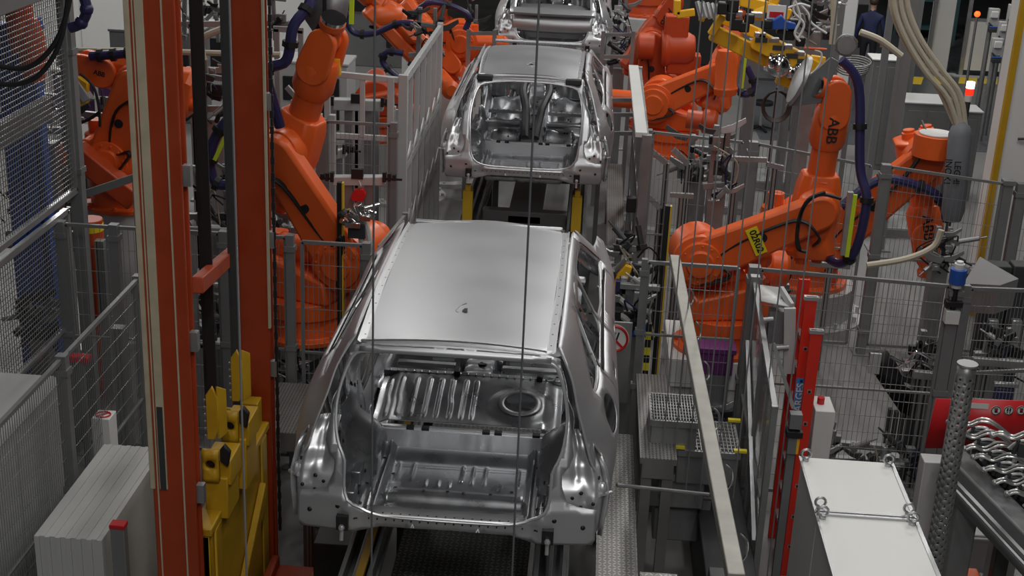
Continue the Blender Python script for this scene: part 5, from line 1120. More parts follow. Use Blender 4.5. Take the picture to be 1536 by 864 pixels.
# door frame / gate beyond aisle
c = AZ(1480, 116, 0); t = thing('aisle_gate', 'white lower panel gate with mesh top beyond the aisle', 'gate', c)
b = MB(); w = .62
for x in (-w, w): b.box((c.x + x - .04, c.y - .04, 0), (c.x + x + .04, c.y + .04, 2.6))
for z in (1.3, 2.55): b.box((c.x - w, c.y - .03, z), (c.x + w, c.y + .03, z + .06))
part(b, 'frame', M['alu'], t); b = MB(); b.box((c.x - w, c.y - .015, .15), (c.x + w, c.y + .015, 1.3)); part(b, 'panel_sheet', M['white'], t)
b = MB(); b.box((c.x - w - .3, c.y - .1, 0), (c.x - w - .1, c.y + .1, .04)); b.box((c.x - w - .2, c.y - .2, 0), (c.x + w + .2, c.y + .0, .03)); part(b, 'foot', M['lgrey'], t)
fence('far mesh fence panel left of the white gate beyond the aisle', (AZ(1418, 75, 0).x, AZ(1418, 75, 0).y), (c.x - 1.35, c.y + .3), .1, 3.2, .09, .3, (0, .5, 1), .07, wr=.008)
c = AZ(1520, 130, 0); b = MB(); b.cyl((c.x, c.y, 0), (c.x, c.y, 4.5), .09, n=14); one(b, 'white_pole', M['white'], 'round white pole standing at the aisle edge near the column', 'pole')
# device stand
for k, (px, py) in enumerate(((1490, 25), (1505, 45), (1495, 70), (1520, 20))):
    c = AY(px, py, 27 - k * .5); b = MB(); b.cbox(c, (.20, .12, .32)); b.cbox(c + V((.0, -.08, .05)), (.14, .06, .12), 1); b.cbox(c + V((.05, -.10, -.24)), (.26, .1, .08), 2); b.cyl(c + V((-.1, -.1, -.1)), c + V((.2, -.1, -.35)), .02, n=6, mi=2); b.cbox(c + V((.02, -.12, -.18)), (.2, .06, .03), 4); b.cyl((c.x, c.y + .1, 0), (c.x, c.y + .1, c.z), .05, n=8, mi=3)
    one(b, 'device_post', [M['lgrey'], M['white'], M['dark'], M['galv'], M['blue']], ['grey device box on post, topmost beyond the aisle', 'grey device box on post beside the white gate', 'grey device box on post, lowest beyond the aisle', 'grey device box on post at the upper right corner'][k], 'device', bevel=.01)
# shelves beyond aisle
b = MB(); c = AZ(1385, 55, 0)
for x in (-.7, .7):
    for y in (-.4, .4): b.box((c.x + x - .04, c.y + y - .04, 0), (c.x + x + .04, c.y + y + .04, 3))
for z in (.25, 1.0, 1.8, 2.6): b.box((c.x - .72, c.y - .42, z), (c.x + .72, c.y + .42, z + .06))
one(b, 'storage_rack', mat('rack_teal', (.05, .12, .13), .5), 'dark teal storage rack beyond the aisle behind the hoses', 'rack')
# round tool by the man and white loop
c = AY(1283, 92, 15); b = MB()
for k in range(5): b.tube([c + V((.17 * math.cos(a * .45) , .06 * math.sin(a * .45) + .03 * k, .05 * math.sin(a * .45) + .0 - .03 * k)) for a in range(14)], .010, 6, sm=1, closed=True)
b.box((c.x + .0, c.y + .1, 0), (c.x + .05, c.y + .15, c.z - .05)); b.rev(c + V((-.12, -.03, .17)), c + V((-.12, .03, .17)), [(0, .10), (1, .10)], 20); b.tube([c + V((-.12 + .115 * math.cos(a * .52), 0, .17 + .115 * math.sin(a * .52))) for a in range(12)], .012, 6, sm=1, closed=True); one(b, 'wire_coil', M['galv'], 'coiled grey wire basket tool in front of the man', 'tool')
# ================================================================ yellow gripper
t = thing('yellow_gripper', 'large yellow gripper frame with metal fixtures held above the right robots', 'gripper', AY(1150, 80, 16)); yg = 15.2
Gp = lambda x, y, d=0: AY(x, y, yg + d)
for (a, c, w, h) in ((Gp(1068, 48), Gp(1150, 88), .16, .17), (Gp(1132, 58, -.12), Gp(1222, 104, -.12), .22, .20), (Gp(1082, 26, .15), Gp(1140, 52, .15), .10, .12), (Gp(1150, 88), Gp(1200, 108), .12, .12)):
    b = MB(); b.beam(a, c, w, h); part(b, 'frame_beam', M['byellow'], t, bevel=.012)
b = MB(); b.beam(Gp(1066, 52, -.1), Gp(1084, 22, -.1), .10, .08); b.beam(Gp(1222, 112, -.15), Gp(1228, 84, -.15), .16, .06); b.beam(Gp(1120, 76, 0), Gp(1140, 60, 0), .12, .1); b.beam(Gp(1195, 112, -.1), Gp(1180, 130, -.1), .2, .05); b.beam(Gp(1165, 118, -.1), Gp(1192, 126, -.1), .16, .1); part(b, 'end_bracket', M['byellow'], t, bevel=.01)
b = MB()
for (x, y) in ((1142, 60), (1168, 72), (1188, 84), (1205, 92)): b.cbox(Gp(x, y, -.24), (.13, .02, .05))
part(b, 'mounting_block', M['dark'], t, bevel=.003)
b = MB(); b.beam(Gp(1110, 0, .5), Gp(1150, 10, .5), .14, .12); b.beam(Gp(1150, 10, .5), Gp(1185, 22, .5), .14, .12); b.beam(Gp(1142, 8, .5), Gp(1136, 28, .4), .12, .1); b.beam(Gp(1158, 8, .5), Gp(1168, -14, .5), .10, .1); part(b, 'upper_frame', M['byellow'], t, bevel=.012)
b = MB(); b.beam(Gp(1016, 0, .6), Gp(1015, 22, .6), .08, .08, up=(0, 1, 0)); b.beam(Gp(1015, 22, .6), Gp(1042, 18, .6), .08, .08); b.cyl(Gp(1050, 22, .5), Gp(1058, 24, .5), .07, n=14); part(b, 'side_frame', M['byellow'], t, bevel=.008)
b = MB()
for (x, y, s) in ((1104, 36, .13), (1124, 28, .10), (1116, 40, .11), (1172, 44, .10), (1184, 52, .11), (1190, 36, .11), (1096, 24, .10), (1085, 12, .13), (1098, 8, .14), (1152, 36, .10), (1200, 62, .10)): b.cbox(Gp(x, y, -.25), (s, .12, s))
part(b, 'clamp_block', M['black'], t, bevel=.015)
b = MB()
for k in range(6): b.cyl(Gp(1046 + 7 * k, 2 + k, .0), Gp(1052 + 7 * k, 26 + 1 * k, -.05), .030, n=8)
for (x, y) in ((1140, 52), (1160, 60), (1180, 70), (1198, 80), (1135, 22), (1105, 20)): b.cbox(Gp(x, y, -.18), (.12, .1, .05))
part(b, 'metal_tube', M['alu'], t, bevel=.004)
b = MB(); b.sphere(Gp(1168, 98, -.35), .13, 14); b.cyl(Gp(1150, 92, -.3), Gp(1170, 98, -.3), .1, n=14); b.sphere(Gp(1200, 104, -.3), .08, 10); b.sphere(Gp(1185, 108, -.3), .07, 10); part(b, 'motor_dome', M['chrome'], t)
b = MB(); b.prism([(0, 0), (.26, .02), (.24, .08), (.14, .10), (.08, .16), (0, .1)], Gp(1158, 44, -.35), (1, 0, 0), (0, 0, 1), .08); part(b, 'blue_clamp', M['blue'], t, bevel=.01)
b = MB(); c = Gp(1164, 26, -.2); b.cbox(c, (.20, .02, .26)); b.cbox(c + V((0, -.012, .03)), (.15, .006, .06), 1); b.cbox(c + V((0, -.012, -.06)), (.15, .006, .09), 2); part(b, 'sticker_plate', [M['white'], M['sred'], mat('sticker_blue', (.1, .4, .75), .4)], t)
b = MB()
for pts in ([(1188, -10), (1196, 10), (1200, 30), (1192, 50), (1200, 62)], [(1196, -10), (1190, 16), (1206, 36), (1196, 60)], [(1202, 8), (1212, 20), (1218, 35), (1240, 50)], [(1182, 12), (1200, 6), (1215, 10)]): b.tube([Gp(x, y, -.4) for x, y in pts], .014, 6)
part(b, 'white_hose', M['white'], t)
b = MB(); b.tube([Gp(x, y, -.3) for x, y in ((1222, 75), (1232, 80), (1230, 95), (1220, 108), (1210, 112))], .012, 6); b.tube([Gp(x, y, -.3) for x, y in ((1206, 72), (1222, 73), (1240, 74))], .014, 6, mi=1); part(b, 'edge_trim', [M['white'], M['orange']], t)
# gripper disc on 02R02 wrist
b = MB(); a, c = AY(1192, 118, 11.95), AY(1206, 124, 11.95)
dd = (c - a).normalized(); b.rev(a, c, [(0, .10), (.3, .21), (.6, .23), (1, .12)], 24); t2 = one(b, 'tool_dish', M['alu'], 'round metal dish tool on the wrist of the robot marked 02R02', 'tool')
b = MB(); b.prism([(0, 0), (.30, .05), (.42, .42), (.34, .46), (.1, .2)], AY(1178, 160, 12.0), (1, 0, 0), (0, 0, 1), .03); one(b, 'tool_plate', M['grey'], 'grey triangular plate under the metal dish tool', 'plate', bevel=.004)
# ================================================================ man
def man():
    q = AZ(1296, 118, 0); t = thing('person', 'person in dark blue work jacket walking away along the aisle', 'person', q, -.25)
    body = [((0, 0, .98), (.15, .11)), ((0, .01, 1.2), (.16, .11)), ((0, .02, 1.42), (.18, .11)), ((0, .03, 1.52), (.07, .06)), ((0, .05, 1.60), (.055, .055)), ((0, .06, 1.68), (.085, .10)), ((0, .06, 1.76), (.07, .085)),
            ((-.21, .02, 1.42), .065), ((-.29, -.03, 1.14), .05), ((-.30, .03, .90), .038), ((-.295, .05, .80), .035), ((.21, .02, 1.42), .065), ((.29, .0, 1.14), .05), ((.29, .09, .92), .038), ((.285, .12, .83), .035),
            ((-.10, 0, .88), .10), ((-.11, .04, .50), .07), ((-.11, -.04, .10), .048), ((-.11, .10, .05), .04), ((.10, 0, .88), .10), ((.11, .03, .50), .07), ((.12, .10, .10), .048), ((.12, .24, .05), .04)]
    ed = [(0, 1), (1, 2), (2, 3), (3, 4), (4, 5), (5, 6), (2, 7), (7, 8), (8, 9), (9, 10), (2, 11), (11, 12), (12, 13), (13, 14), (0, 15), (15, 16), (16, 17), (17, 18), (0, 19), (19, 20), (20, 21), (21, 22)]
    import bmesh as _b
    me = bpy.data.meshes.new('body'); bm = _b.new(); L = bm.verts.layers.skin.verify(); vs = [bm.verts.new(v[0]) for v in body]
    for a, b in ed: bm.edges.new((vs[a], vs[b]))
    for v, d in zip(vs, body): v[L].radius = d[1] if isinstance(d[1], tuple) else (d[1], d[1])
    vs[0][L].use_root = True; bm.to_mesh(me); bm.free(); o = bpy.data.objects.new('body', me); COL.objects.link(o); md = o.modifiers.new('k', 'SKIN'); md.use_smooth_shade = True; s = o.modifiers.new('s', 'SUBSURF'); s.levels = 2; s.render_levels = 2
    dg = bpy.context.evaluated_depsgraph_get(); m2 = bpy.data.meshes.new_from_object(o.evaluated_get(dg)); bpy.data.objects.remove(o)
    m2.name = 'body'; m2.materials.clear()
    for m in (M['workblue'], M['trouser'], M['skin'], M['hair'], M['black']): m2.materials.append(m)
    for p in m2.polygons:
        c = p.center; p.use_smooth = True
        p.material_index = 2 if (c.z > 1.56 or (abs(c.x) > .22 and c.z < .88)) else (0 if c.z > .93 else (1 if c.z > .13 else 4))
    o = bpy.data.objects.new('body', m2); COL.objects.link(o); o.parent = t
    h = MB(); h.sphere((0, .045, 1.755), .108, 14, sc3=(.92, 1.05, .95)); h.build('hair', M['hair'], t)
    for s in (-1, 1):
        g = MB()
        for j in range(4): g.tube([(s * .285 + (j - 1.5) * .018, .10, .80), (s * .285 + (j - 1.5) * .02, .115, .76), (s * .28 + (j - 1.5) * .018, .125, .73)], .009, 6)
        g.tube([(s * .265, .11, .83), (s * .25, .13, .79)], .011, 6); g.build('fingers', M['skin'], t)
    return t
man()
# ================================================================ tooling clusters and background equipment
def cluster(label, px, py, y, w, h, seed, cols=('dark', 'alu', 'galv', 'black', 'orange'), ped=True, dens=1., cat='weld tooling', name='weld_tooling', hos=3):
    """a tooling fixture: carrier, air cylinders, clamp arms, plates, hoses"""
    c = AY(px, py, y); R = random.Random(seed); t = thing(name, label, cat, (c.x, y, 0 if ped else c.z - h / 2), 0, 'tooling fixtures'); z0 = c.z - h / 2
    b = MB(); b.beam((c.x - w / 2, y, z0 + h * .25), (c.x + w / 2, y, z0 + h * .3), .07, .07); b.beam((c.x - w * .3, y, z0 + h * .75), (c.x + w * .45, y, z0 + h * .7), .06, .06)
    b.beam((c.x - w * .25, y, z0), (c.x - w * .2, y, z0 + h), .06, .06, up=(0, 1, 0)); b.beam((c.x + w * .25, y, z0), (c.x + w * .22, y, z0 + h), .05, .05, up=(0, 1, 0))
    if ped: b.box((c.x - .09, y - .09, 0), (c.x + .09, y + .09, z0 + .1)); b.box((c.x - .2, y - .2, 0), (c.x + .2, y + .2, .03))
    part(b, 'carrier_frame', M['galv'], t, bevel=.005)
    for k in range(int(4 * dens)):
        p = V((c.x + R.uniform(-.45, .45) * w, y - R.uniform(.03, .2), z0 + R.uniform(.1, .95) * h)); d = V((R.uniform(-1, 1), R.uniform(-.4, .4), R.uniform(-1, 1))).normalized(); L = R.uniform(.12, .26)
        b = MB(); b.cyl(p, p + d * L, .028, n=10); b.cyl(p + d * L, p + d * (L + .08), .01, n=6); b.beam(p - d * .02, p + d * .03, .075, .075); part(b, 'air_cylinder', M[R.choice(cols)], t, bevel=.003)
    for k in range(int(4 * dens)):
        p = V((c.x + R.uniform(-.45, .45) * w, y - R.uniform(.05, .22), z0 + R.uniform(.15, .95) * h)); s = R.choice((-1, 1)); q = R.uniform(.6, 1.3)
        b = MB(); b.prism([(0, 0), (.10 * q, .02), (.2 * q, .10 * q), (.19 * q, .14 * q), (.08 * q, .08 * q), (-.03, .06)], p, (s, .1, 0), (0, R.uniform(-.3, .3), 1), .03); part(b, 'clamp_arm', M[R.choice(cols)], t, bevel=.004)
    for k in range(int(3 * dens)):
        p = V((c.x + R.uniform(-.4, .4) * w, y - R.uniform(.0, .15), z0 + R.uniform(.1, .9) * h)); b = MB(); b.cbox(p, (R.uniform(.06, .16), .05, R.uniform(.06, .18))); b.cbox(p + V((0, -.03, 0)), (.04, .03, .04)); part(b, 'mounting_block', M[R.choice(cols)], t, bevel=.004)
    for k in range(hos):
        p = V((c.x + R.uniform(-.4, .4) * w, y - .15, z0 + R.uniform(.3, .9) * h)); b = MB(); b.tube([p, p + V((R.uniform(-.15, .15), -.05, .12)), p + V((R.uniform(-.25, .25), 0, -.05)), p + V((R.uniform(-.2, .2), .05, -.3))], .009, 6); part(b, 'air_hose', M[R.choice(('black', 'black', 'navy', 'beige'))], t)
    return t
CLU = [
 ('steel tooling behind the tall mesh guard, below forearm at left', 140, 195, 15.2, .9, .8, 1), ('dark tooling behind the tall mesh guard, lower half', 60, 330, 14.2, .8, .7, 2), ('tooling seen through the upper tall mesh guard', 70, 170, 13.6, .7, .8, 3),
 ('tooling between the two red columns, upper cluster', 325, 140, 15.5, .6, .8, 4), ('tooling between the two red columns, middle cluster', 320, 300, 13.6, .6, .8, 5), ('tooling between the two red columns, lower cluster', 325, 470, 12.6, .5, .8, 6),
 ('tooling with cables just right of the rear red column at its foot', 440, 560, 11.7, .4, .5, 7), ('black tooling packed along the lower arm of the large left robot', 440, 320, 13.3, .35, .8, 8),
 ('dark tooling at the top edge right of the rear red column', 390, 15, 18.5, .8, .8, 9), ('dark tooling at the top edge between the red columns', 300, 15, 19.5, 1.0, .9, 10), ('tooling at the top edge left of the third car', 708, 50, 24.0, .3, 1.0, 11),
 ('tooling behind the white barred guard by upper robots', 640, 60, 19.0, .5, .9, 12), ('tooling at the top edge right of the third car', 932, 40, 24.0, .25, 1.0, 13), ('tooling right of the third car near the round drum', 930, 75, 22.0, .5, .8, 14),
 ('small black tooling cluster with white hose behind right guard', 1078, 250, 14.2, .3, .9, 15), ('tooling under the shoulder disc robot', 1050, 240, 15.6, .5, .6, 16), ('black weld gun cluster beside the near car roof at right', 940, 385, 12.0, .35, .4, 17),
 ('tooling with curved plates right of the near car shoulder', 945, 455, 11.6, .35, .5, 18), ('low tooling behind the two white cabinets', 1290, 680, 11.6, 1.1, .35, 19), ('dark tooling under the hose sleeve on the right', 1412, 372, 14.7, .3, .5, 20),
 ('tooling behind the comb fixture near the tall grey post', 1395, 540, 12.2, .5, .6, 22), ('tooling below the red sign among silver clamps', 1530, 690, 9.6, .5, .4, 23),
 ('tooling at top right beyond the yellow gripper', 1225, 20, 19.0, .5, .7, 24), ('dark tooling at the right edge above the long profile', 1495, 520, 12.3, .4, .4, 25), ('tooling stack behind the first robot on the right, under forearm', 1150, 415, 13.9, .5, .5, 26),
 ('tooling at the top edge beside the leftmost white wall', 225, 12, 20.0, .3, .8, 27), ('dim tooling under the tall guard lower panel', 60, 480, 12.4, .5, .5, 28), ('tooling at the foot of the smoked guard wall', 1070, 640, 11.5, .4, .5, 30)]
for k, (lab, px, py, y, w, h, sd) in enumerate(CLU):
    cluster(lab, px, py, y, w, h, sd, cols=('dark', 'alu', 'galv', 'black', 'dark') if k % 3 else ('dark', 'alu', 'black', 'dark', 'galv'), dens=1.6 if w > .4 else 1.)
# blue machine frame behind tall guard
t = thing('blue_machine', 'blue machine frame seen through the tall mesh guard at far left', 'machine frame', (AY(30, 150, 13.0).x, 13.0, 0))
for (px, w) in ((14, .16), (38, .14), (58, .06)):
    c = AY(px, 150, 13.0); b = MB(); b.box((c.x - w / 2, 12.95, 0), (c.x + w / 2, 13.1, AY(px, 35, 13).z)); part(b, 'post', M['blue'], t, bevel=.01)
c0, c1 = AY(5, 45, 12.95), AY(62, 35, 12.95); b = MB(); b.beam(c0, c1, .1, .12); b.beam(AY(0, 185, 12.95), AY(62, 165, 12.95), .1, .2); part(b, 'cross_beam', M['blue'], t, bevel=.01)
for k, (px, py) in enumerate(((48, 75), (30, 32))):
    c = AY(px, py, 12.7); b = MB(); b.rev(c + V((0, 0, -.3)), c + V((0, 0, .3)), [(0, .10), (.3, .13), (.7, .13), (1, .08)], 14); one(b, 'spindle_motor', M['dorange'], ['orange spindle motor inside the tall mesh guard', 'dark orange motor at the top of the blue frame'][k], 'motor', bevel=.005)
b = MB(); c = AY(134, 328, 12.6); b.cyl((c.x, 12.6, 0), (c.x, 12.6, c.z), .13, n=18); b.cyl((c.x, 12.6, c.z - .12), (c.x, 12.6, c.z - .04), .133, n=18, mi=1); one(b, 'orange_bollard', [M['dorange'], mat('label_yellow', (.8, .62, .02), .5)], 'orange cylinder with yellow band behind the cross fence at left', 'cylinder', bevel=.006)
# rack with purple bins
c = AZ(150, 190, 0); c.y = 22; c = AY(150, 140, 22); t = thing('bin_rack', 'white rack holding purple bins behind the left robot forearm', 'rack', (c.x, 22, 0)); b = MB()
for x in (-.75, 0, .75): b.box((c.x + x - .03, 21.8, 0), (c.x + x + .03, 22.3, c.z + .5))
for z in (c.z - .45, c.z - .02, c.z + .4): b.box((c.x - .78, 21.78, z - .03), (c.x + .78, 22.3, z + .01))
part(b, 'frame', M['white'], t, bevel=.004)
n = 0
for z in (c.z - .44, c.z - .01):
    for x in (-.56, -.19, .19, .56):
        b = MB(); b.box((c.x + x - .15, 21.85, z), (c.x + x + .15, 22.25, z + .3)); b.box((c.x + x - .16, 21.84, z + .27), (c.x + x + .16, 22.26, z + .31)); one(b, 'storage_bin', M['purple'], 'purple bin, %s shelf of the white rack, %s' % (('lower', 'upper')[z > c.z - .1], {-.56: 'leftmost', -.19: 'second from left', .19: 'third from left', .56: 'rightmost'}[x]), 'bin', 'purple bins', bevel=.006); n += 1
# left gripper (yellow and black) on left robot
t = thing('weld_gun', 'yellow and black weld gun at the tip of the left robot forearm', 'weld gun', AY(122, 150, 13.8)); b = MB()
b.beam(AY(110, 118, 13.8), AY(133, 150, 13.8), .12, .1); part(b, 'gun_body', M['lgrey'], t, bevel=.01)
b = MB(); b.prism([(0, 0), (.12, .05), (.14, .3), (.04, .36), (-.05, .15)], AY(116, 165, 13.8), (1, 0, 0), (0, 0, 1), .08); part(b, 'gun_arm', M['byellow'], t, bevel=.01)
b = MB(); b.tube([AY(x, y, 13.7) for x, y in ((120, 110), (140, 130), (148, 160), (150, 190))], .014, 6); b.tube([AY(x, y, 13.7) for x, y in ((118, 185), (135, 178), (150, 168))], .02, 6); part(b, 'gun_cable', M['black'], t)
# white plate on large left robot: hex plate tool
t = thing('gripper_plate', 'grey hexagonal plate tool with black spine above the large left robot', 'plate', AY(495, 40, 12.2)); b = MB()
b.add([AY(x, y, 12.25) for x, y in ((466, -30), (530, -30), (517, 40), (505, 62), (478, 60), (458, 30))], [(0, 1, 2, 3, 4, 5)]); part(b, 'plate_sheet', M['galv'], t, solid=.02)
b = MB(); b.beam(AY(487, -10, 12.1), AY(487, 35, 12.1), .035, .03, up=(0, 1, 0)); b.prism([(-.05, -.06), (.05, -.06), (.08, 0), (.02, .1), (-.02, .1), (-.08, 0)], AY(487, 42, 12.1), (1, 0, 0), (0, 0, 1), .03); part(b, 'spine', M['black'], t, bevel=.004)
b = MB(); c = AY(503, 100, 12.2); b.cbox(c, (.10, .08, .16)); b.cbox(c + V((-.08, 0, -.03)), (.05, .06, .1), 1); one(b, 'valve_box', [M['byellow'], M['black']], 'yellow valve box hanging beside the large left robot forearm', 'valve', bevel=.006)
# centre left jig with white beams
def jig(label, pa, pb, y, th, endc=True, m='lgrey'):
    a, c = AY(pa[0], pa[1], y), AY(pb[0], pb[1], y); t = thing('jig_beam', label, 'jig', (a.x, y, 0)); b = MB(); b.beam(a, c, .12, th); part(b, 'beam', M[m], t, bevel=.008)
    b = MB()
    for s in (.3, .7): q = a.lerp(c, s); b.box((q.x - .04, y - .03, 0), (q.x + .04, y + .05, q.z))
    part(b, 'stand', M['fgrey'], t)
    b = MB()
    for q, d in ((a, -1), (c, 1)):
        for k in range(3): b.cbox(q + V((d * .05 * k, -.06, .05)), (.035, .06, .10 - .02 * k)); 
        b.beam(q + V((0, -.06, .03)), q + V((d * .18, -.06, .03)), .02, .02)
    b.cbox(a.lerp(c, .48) + V((0, -.05, .08)), (.12, .05, .10)); part(b, 'clamp', M['black'], t)
    return t
jig('white jig beam with black end clamps behind the corner fence, upper', (500, 156), (575, 158), 14.9, .12)
jig('grey jig beam with black clamps and the red tool, lower', (500, 270), (578, 270), 13.35, .09)
jig('grey slanted jig beam in the fence cell left of the second car', (482, 238), (518, 228), 14.3, .09)
b = MB(); c = AY(538, 291, 13.25); b.prism([(-.08, -.03), (-.05, -.07), (.05, -.07), (.08, .0), (.05, .06), (-.04, .05)], c, (1, 0, 0), (0, 0, 1), .08); b.tube([c + V((0, 0, .05)), c + V((.03, -.05, .1)), c + V((.0, 0, .14))], .008, 6, mi=1); one(b, 'red_tool', [M['sred'], M['beige']], 'red hand tool hanging from the lower grey jig beam', 'tool', bevel=.006)
for k, (px, pw) in enumerate(((455, .05), (545, .22), (562, .10), (598, .1), (530, .12))):
    c = AY(px, 200, 15.6); b = MB(); b.box((c.x - pw / 2, 15.6, 0), (c.x + pw / 2, 15.65, AY(px, 165, 15.6).z)); b.box((c.x - pw / 2 - .015, 15.58, 0), (c.x - pw / 2 + .01, 15.66, AY(px, 160, 15.6).z)); one(b, 'upright_plate', M['lgrey'] if k % 2 else M['galv'], ['slim grey upright left of the corner fence cell', 'wide pale upright plate in the corner fence cell', 'pale upright beside the wide plate', 'grey upright nearest the white barred guard', 'grey upright left of the wide pale plate'][k], 'upright', bevel=.004)
b = MB()
for (p, q) in (((440, 150), (600, 150)), ((440, 205), (600, 207)), ((430, 130), (470, 175))): b.beam(AY(*p, 16.4), AY(*q, 16.4), .05, .06)
for px in (440, 500, 600): c = AY(px, 150, 16.4); b.box((c.x - .03, 16.38, 0), (c.x + .03, 16.44, c.z))
one(b, 'cell_frame', M['alu'], 'light frame of rails behind the jig beams left of second car', 'frame')
# weld gun with white hoses next to the near car
t = thing('weld_gun', 'chrome tipped weld gun with two pale hoses beside the near car roof', 'weld gun', AY(535, 330, 11.8))
for k, pts in enumerate(([(528, 330), (540, 350), (545, 380), (548, 420)], [(545, 328), (552, 350), (556, 390), (554, 430)])):
    b = MB(); b.tube([AY(x, y, 11.9) for x, y in pts], .03, 8); part(b, 'pale_hose', mat('pale_hose', (.55, .55, .53), .45), t)
b = MB()
for (p, q, r) in (((520, 318), (536, 332), .045), ((536, 306), (546, 330), .04), ((546, 312), (570, 306), .02), ((512, 330), (524, 338), .03), ((550, 318), (562, 322), .03)): b.cyl(AY(*p, 11.8), AY(*q, 11.85), r, n=12)
b.cbox(AY(530, 336, 11.8), (.14, .1, .05)); b.cbox(AY(548, 326, 11.8), (.10, .1, .05)); part(b, 'gun_tip', M['chrome'], t, bevel=.004)
b = MB(); b.cbox(AY(536, 345, 11.9), (.16, .1, .14)); b.cyl(AY(518, 324, 11.85), AY(512, 316, 11.85), .05, n=10); part(b, 'gun_body', M['dark'], t, bevel=.008)
# light curtains
for k, (p, q, y, lab) in enumerate((((511, 273), (514, 392), 11.9, 'black and yellow light curtain post left of the near car'), ((1003, 308), (985, 600), 11.6, 'tall black light curtain post with yellow edge right of the near car'), ((733, 158), (731, 160), 14, ''))):
    if not lab: continue
    a = AY(*p, y); b = MB(); b.box((a.x - .03, y - .03, 0), (a.x + .015, y + .03, a.z)); b.box((a.x + .015, y - .032, 0), (a.x + .03, y + .02, a.z), 1); one(b, 'light_curtain', [M['black'], mat('curtain_yellow', (.75, .45, .02), .4)], lab, 'light curtain')
a = AY(974, 485, 11.4); b = MB()
for k in range(16): b.box((a.x - .025, 11.38, a.z - .075 * (k + 1)), (a.x + .025, 11.42, a.z - .075 * k), k % 2)
b.box((a.x - .02, 11.385, 0), (a.x + .02, 11.415, a.z - 1.2)); one(b, 'hazard_post', [M['black'], mat('hazard_yellow', (.80, .70, .03), .4)], 'black and yellow striped hazard post beside the perforated walkway', 'post')
c = AY(921, 508, 10.9); t = thing('prohibition_sign', 'round white sign with red ring, half hidden by the near car', 'sign', c); b = MB(); b.cyl(c, c + V((0, .006, 0)), .13, n=28); b.box((c.x - .15, c.y + .006, c.z - .6), (c.x + .15, c.y + .03, c.z + .15), 1); part(b, 'board', [M['white'], M['galv']], t)
b = MB(); b.tube([c + V((.115 * math.cos(a * .2618), -.004, .115 * math.sin(a * .2618))) for a in range(24)], .012, 6, sm=1, closed=True); b.beam(c + V((-.08, -.006, .08)), c + V((.08, -.006, -.08)), .02, .006, up=(0, 1, 0)); part(b, 'red_ring', M['sred'], t)
b = MB()
for s in (-1, 0, 1): b.beam(c + V((s * .03 - .02, -.004, -.05)), c + V((s * .03 + .01, -.004, .06)), .014, .004, up=(0, 1, 0))
part(b, 'symbol', M['black'], t)
b = MB(); b.prism([(-.08, -.10), (-.02, -.12), (.06, .0), (.09, .12), (.03, .14), (-.04, .04)], AY(932, 418, 11.8), (1, 0, 0), (0, 0, 1), .06); one(b, 'yellow_bracket', M['byellow'], 'bright yellow bracket beside the near car roof on the right', 'bracket', bevel=.006)
a, c = AY(930, 428, 11.55), AY(990, 432, 11.5); b = MB(); b.beam(a, c, .06, .05); b.cbox(a + V((-.02, 0, 0)), (.04, .08, .1), 1); one(b, 'silver_profile', [M['alu'], M['navy']], 'short silver profile arm reaching to the near car at right', 'arm', bevel=.004)
for k, pts in enumerate(([(925, 445), (945, 460), (962, 462), (975, 470)], [(922, 470), (938, 478), (950, 495)])):
    b = MB(); b.tube([AY(x, y, 11.5) for x, y in pts], .03, 8); one(b, 'curved_guide', M['lgrey'], ['upper pale curved guide beside the near car shoulder', 'lower pale curved guide beside the near car shoulder'][k], 'guide')
b = MB(); b.cbox(AY(960, 495, 11.5), (.14, .1, .1)); b.cyl(AY(950, 500, 11.45), AY(972, 500, 11.45), .03, n=10); one(b, 'blue_valve', M['blue'], 'blue valve block beside the striped hazard post', 'valve', bevel=.008)
a, c = AY(918, 727, 7.9), AY(1063, 742, 8.15); b = MB(); b.cyl(a + V((.03, 0, 0)), c, .014, n=8); one(b, 'pointing_rod', M['fgrey'], 'thin grey rod running right from the near car rear corner', 'rod')
# purple crate on stand under nearest right robot
c = AY(1070, 536, 11.5); t = thing('purple_crate', 'purple ribbed crate standing before the white robot pedestal', 'crate', (c.x, 11.5, c.z - .13)); b = MB(); b.box((c.x - .17, 11.4, c.z - .13), (c.x + .17, 11.62, c.z + .10)); b.box((c.x - .19, 11.38, c.z + .08), (c.x + .19, 11.64, c.z + .13))
for k in range(7): b.box((c.x - .16 + .05 * k, 11.385, c.z - .12), (c.x - .145 + .05 * k, 11.4, c.z + .08))
part(b, 'crate_body', mat('crate_purple', (.16, .035, .17), .5), t, bevel=.006)
b = MB(); b.box((c.x - .15, 11.4, 0), (c.x + .15, 11.6, c.z - .13)); one(b, 'crate_stand', M['fgrey'], 'grey stand under the purple ribbed crate', 'stand')
a = AY(1088, 398, 12.9); b = MB(); b.rev(a, a + V((.62, 0, .0)), [(0, .155), (.7, .155), (.72, .18), (.95, .18), (1, .14)], 24); b.cyl(a + V((.3, .0, 0)), a + V((.3, 0, -1.0)), .14, n=18); b.box((a.x + .1, 12.7, 0), (a.x + .5, 13.1, a.z - .9)); one(b, 'axis_motor', M['orange'], 'lying orange cylinder behind the shoulder of the 02R02 robot', 'motor', bevel=.006)
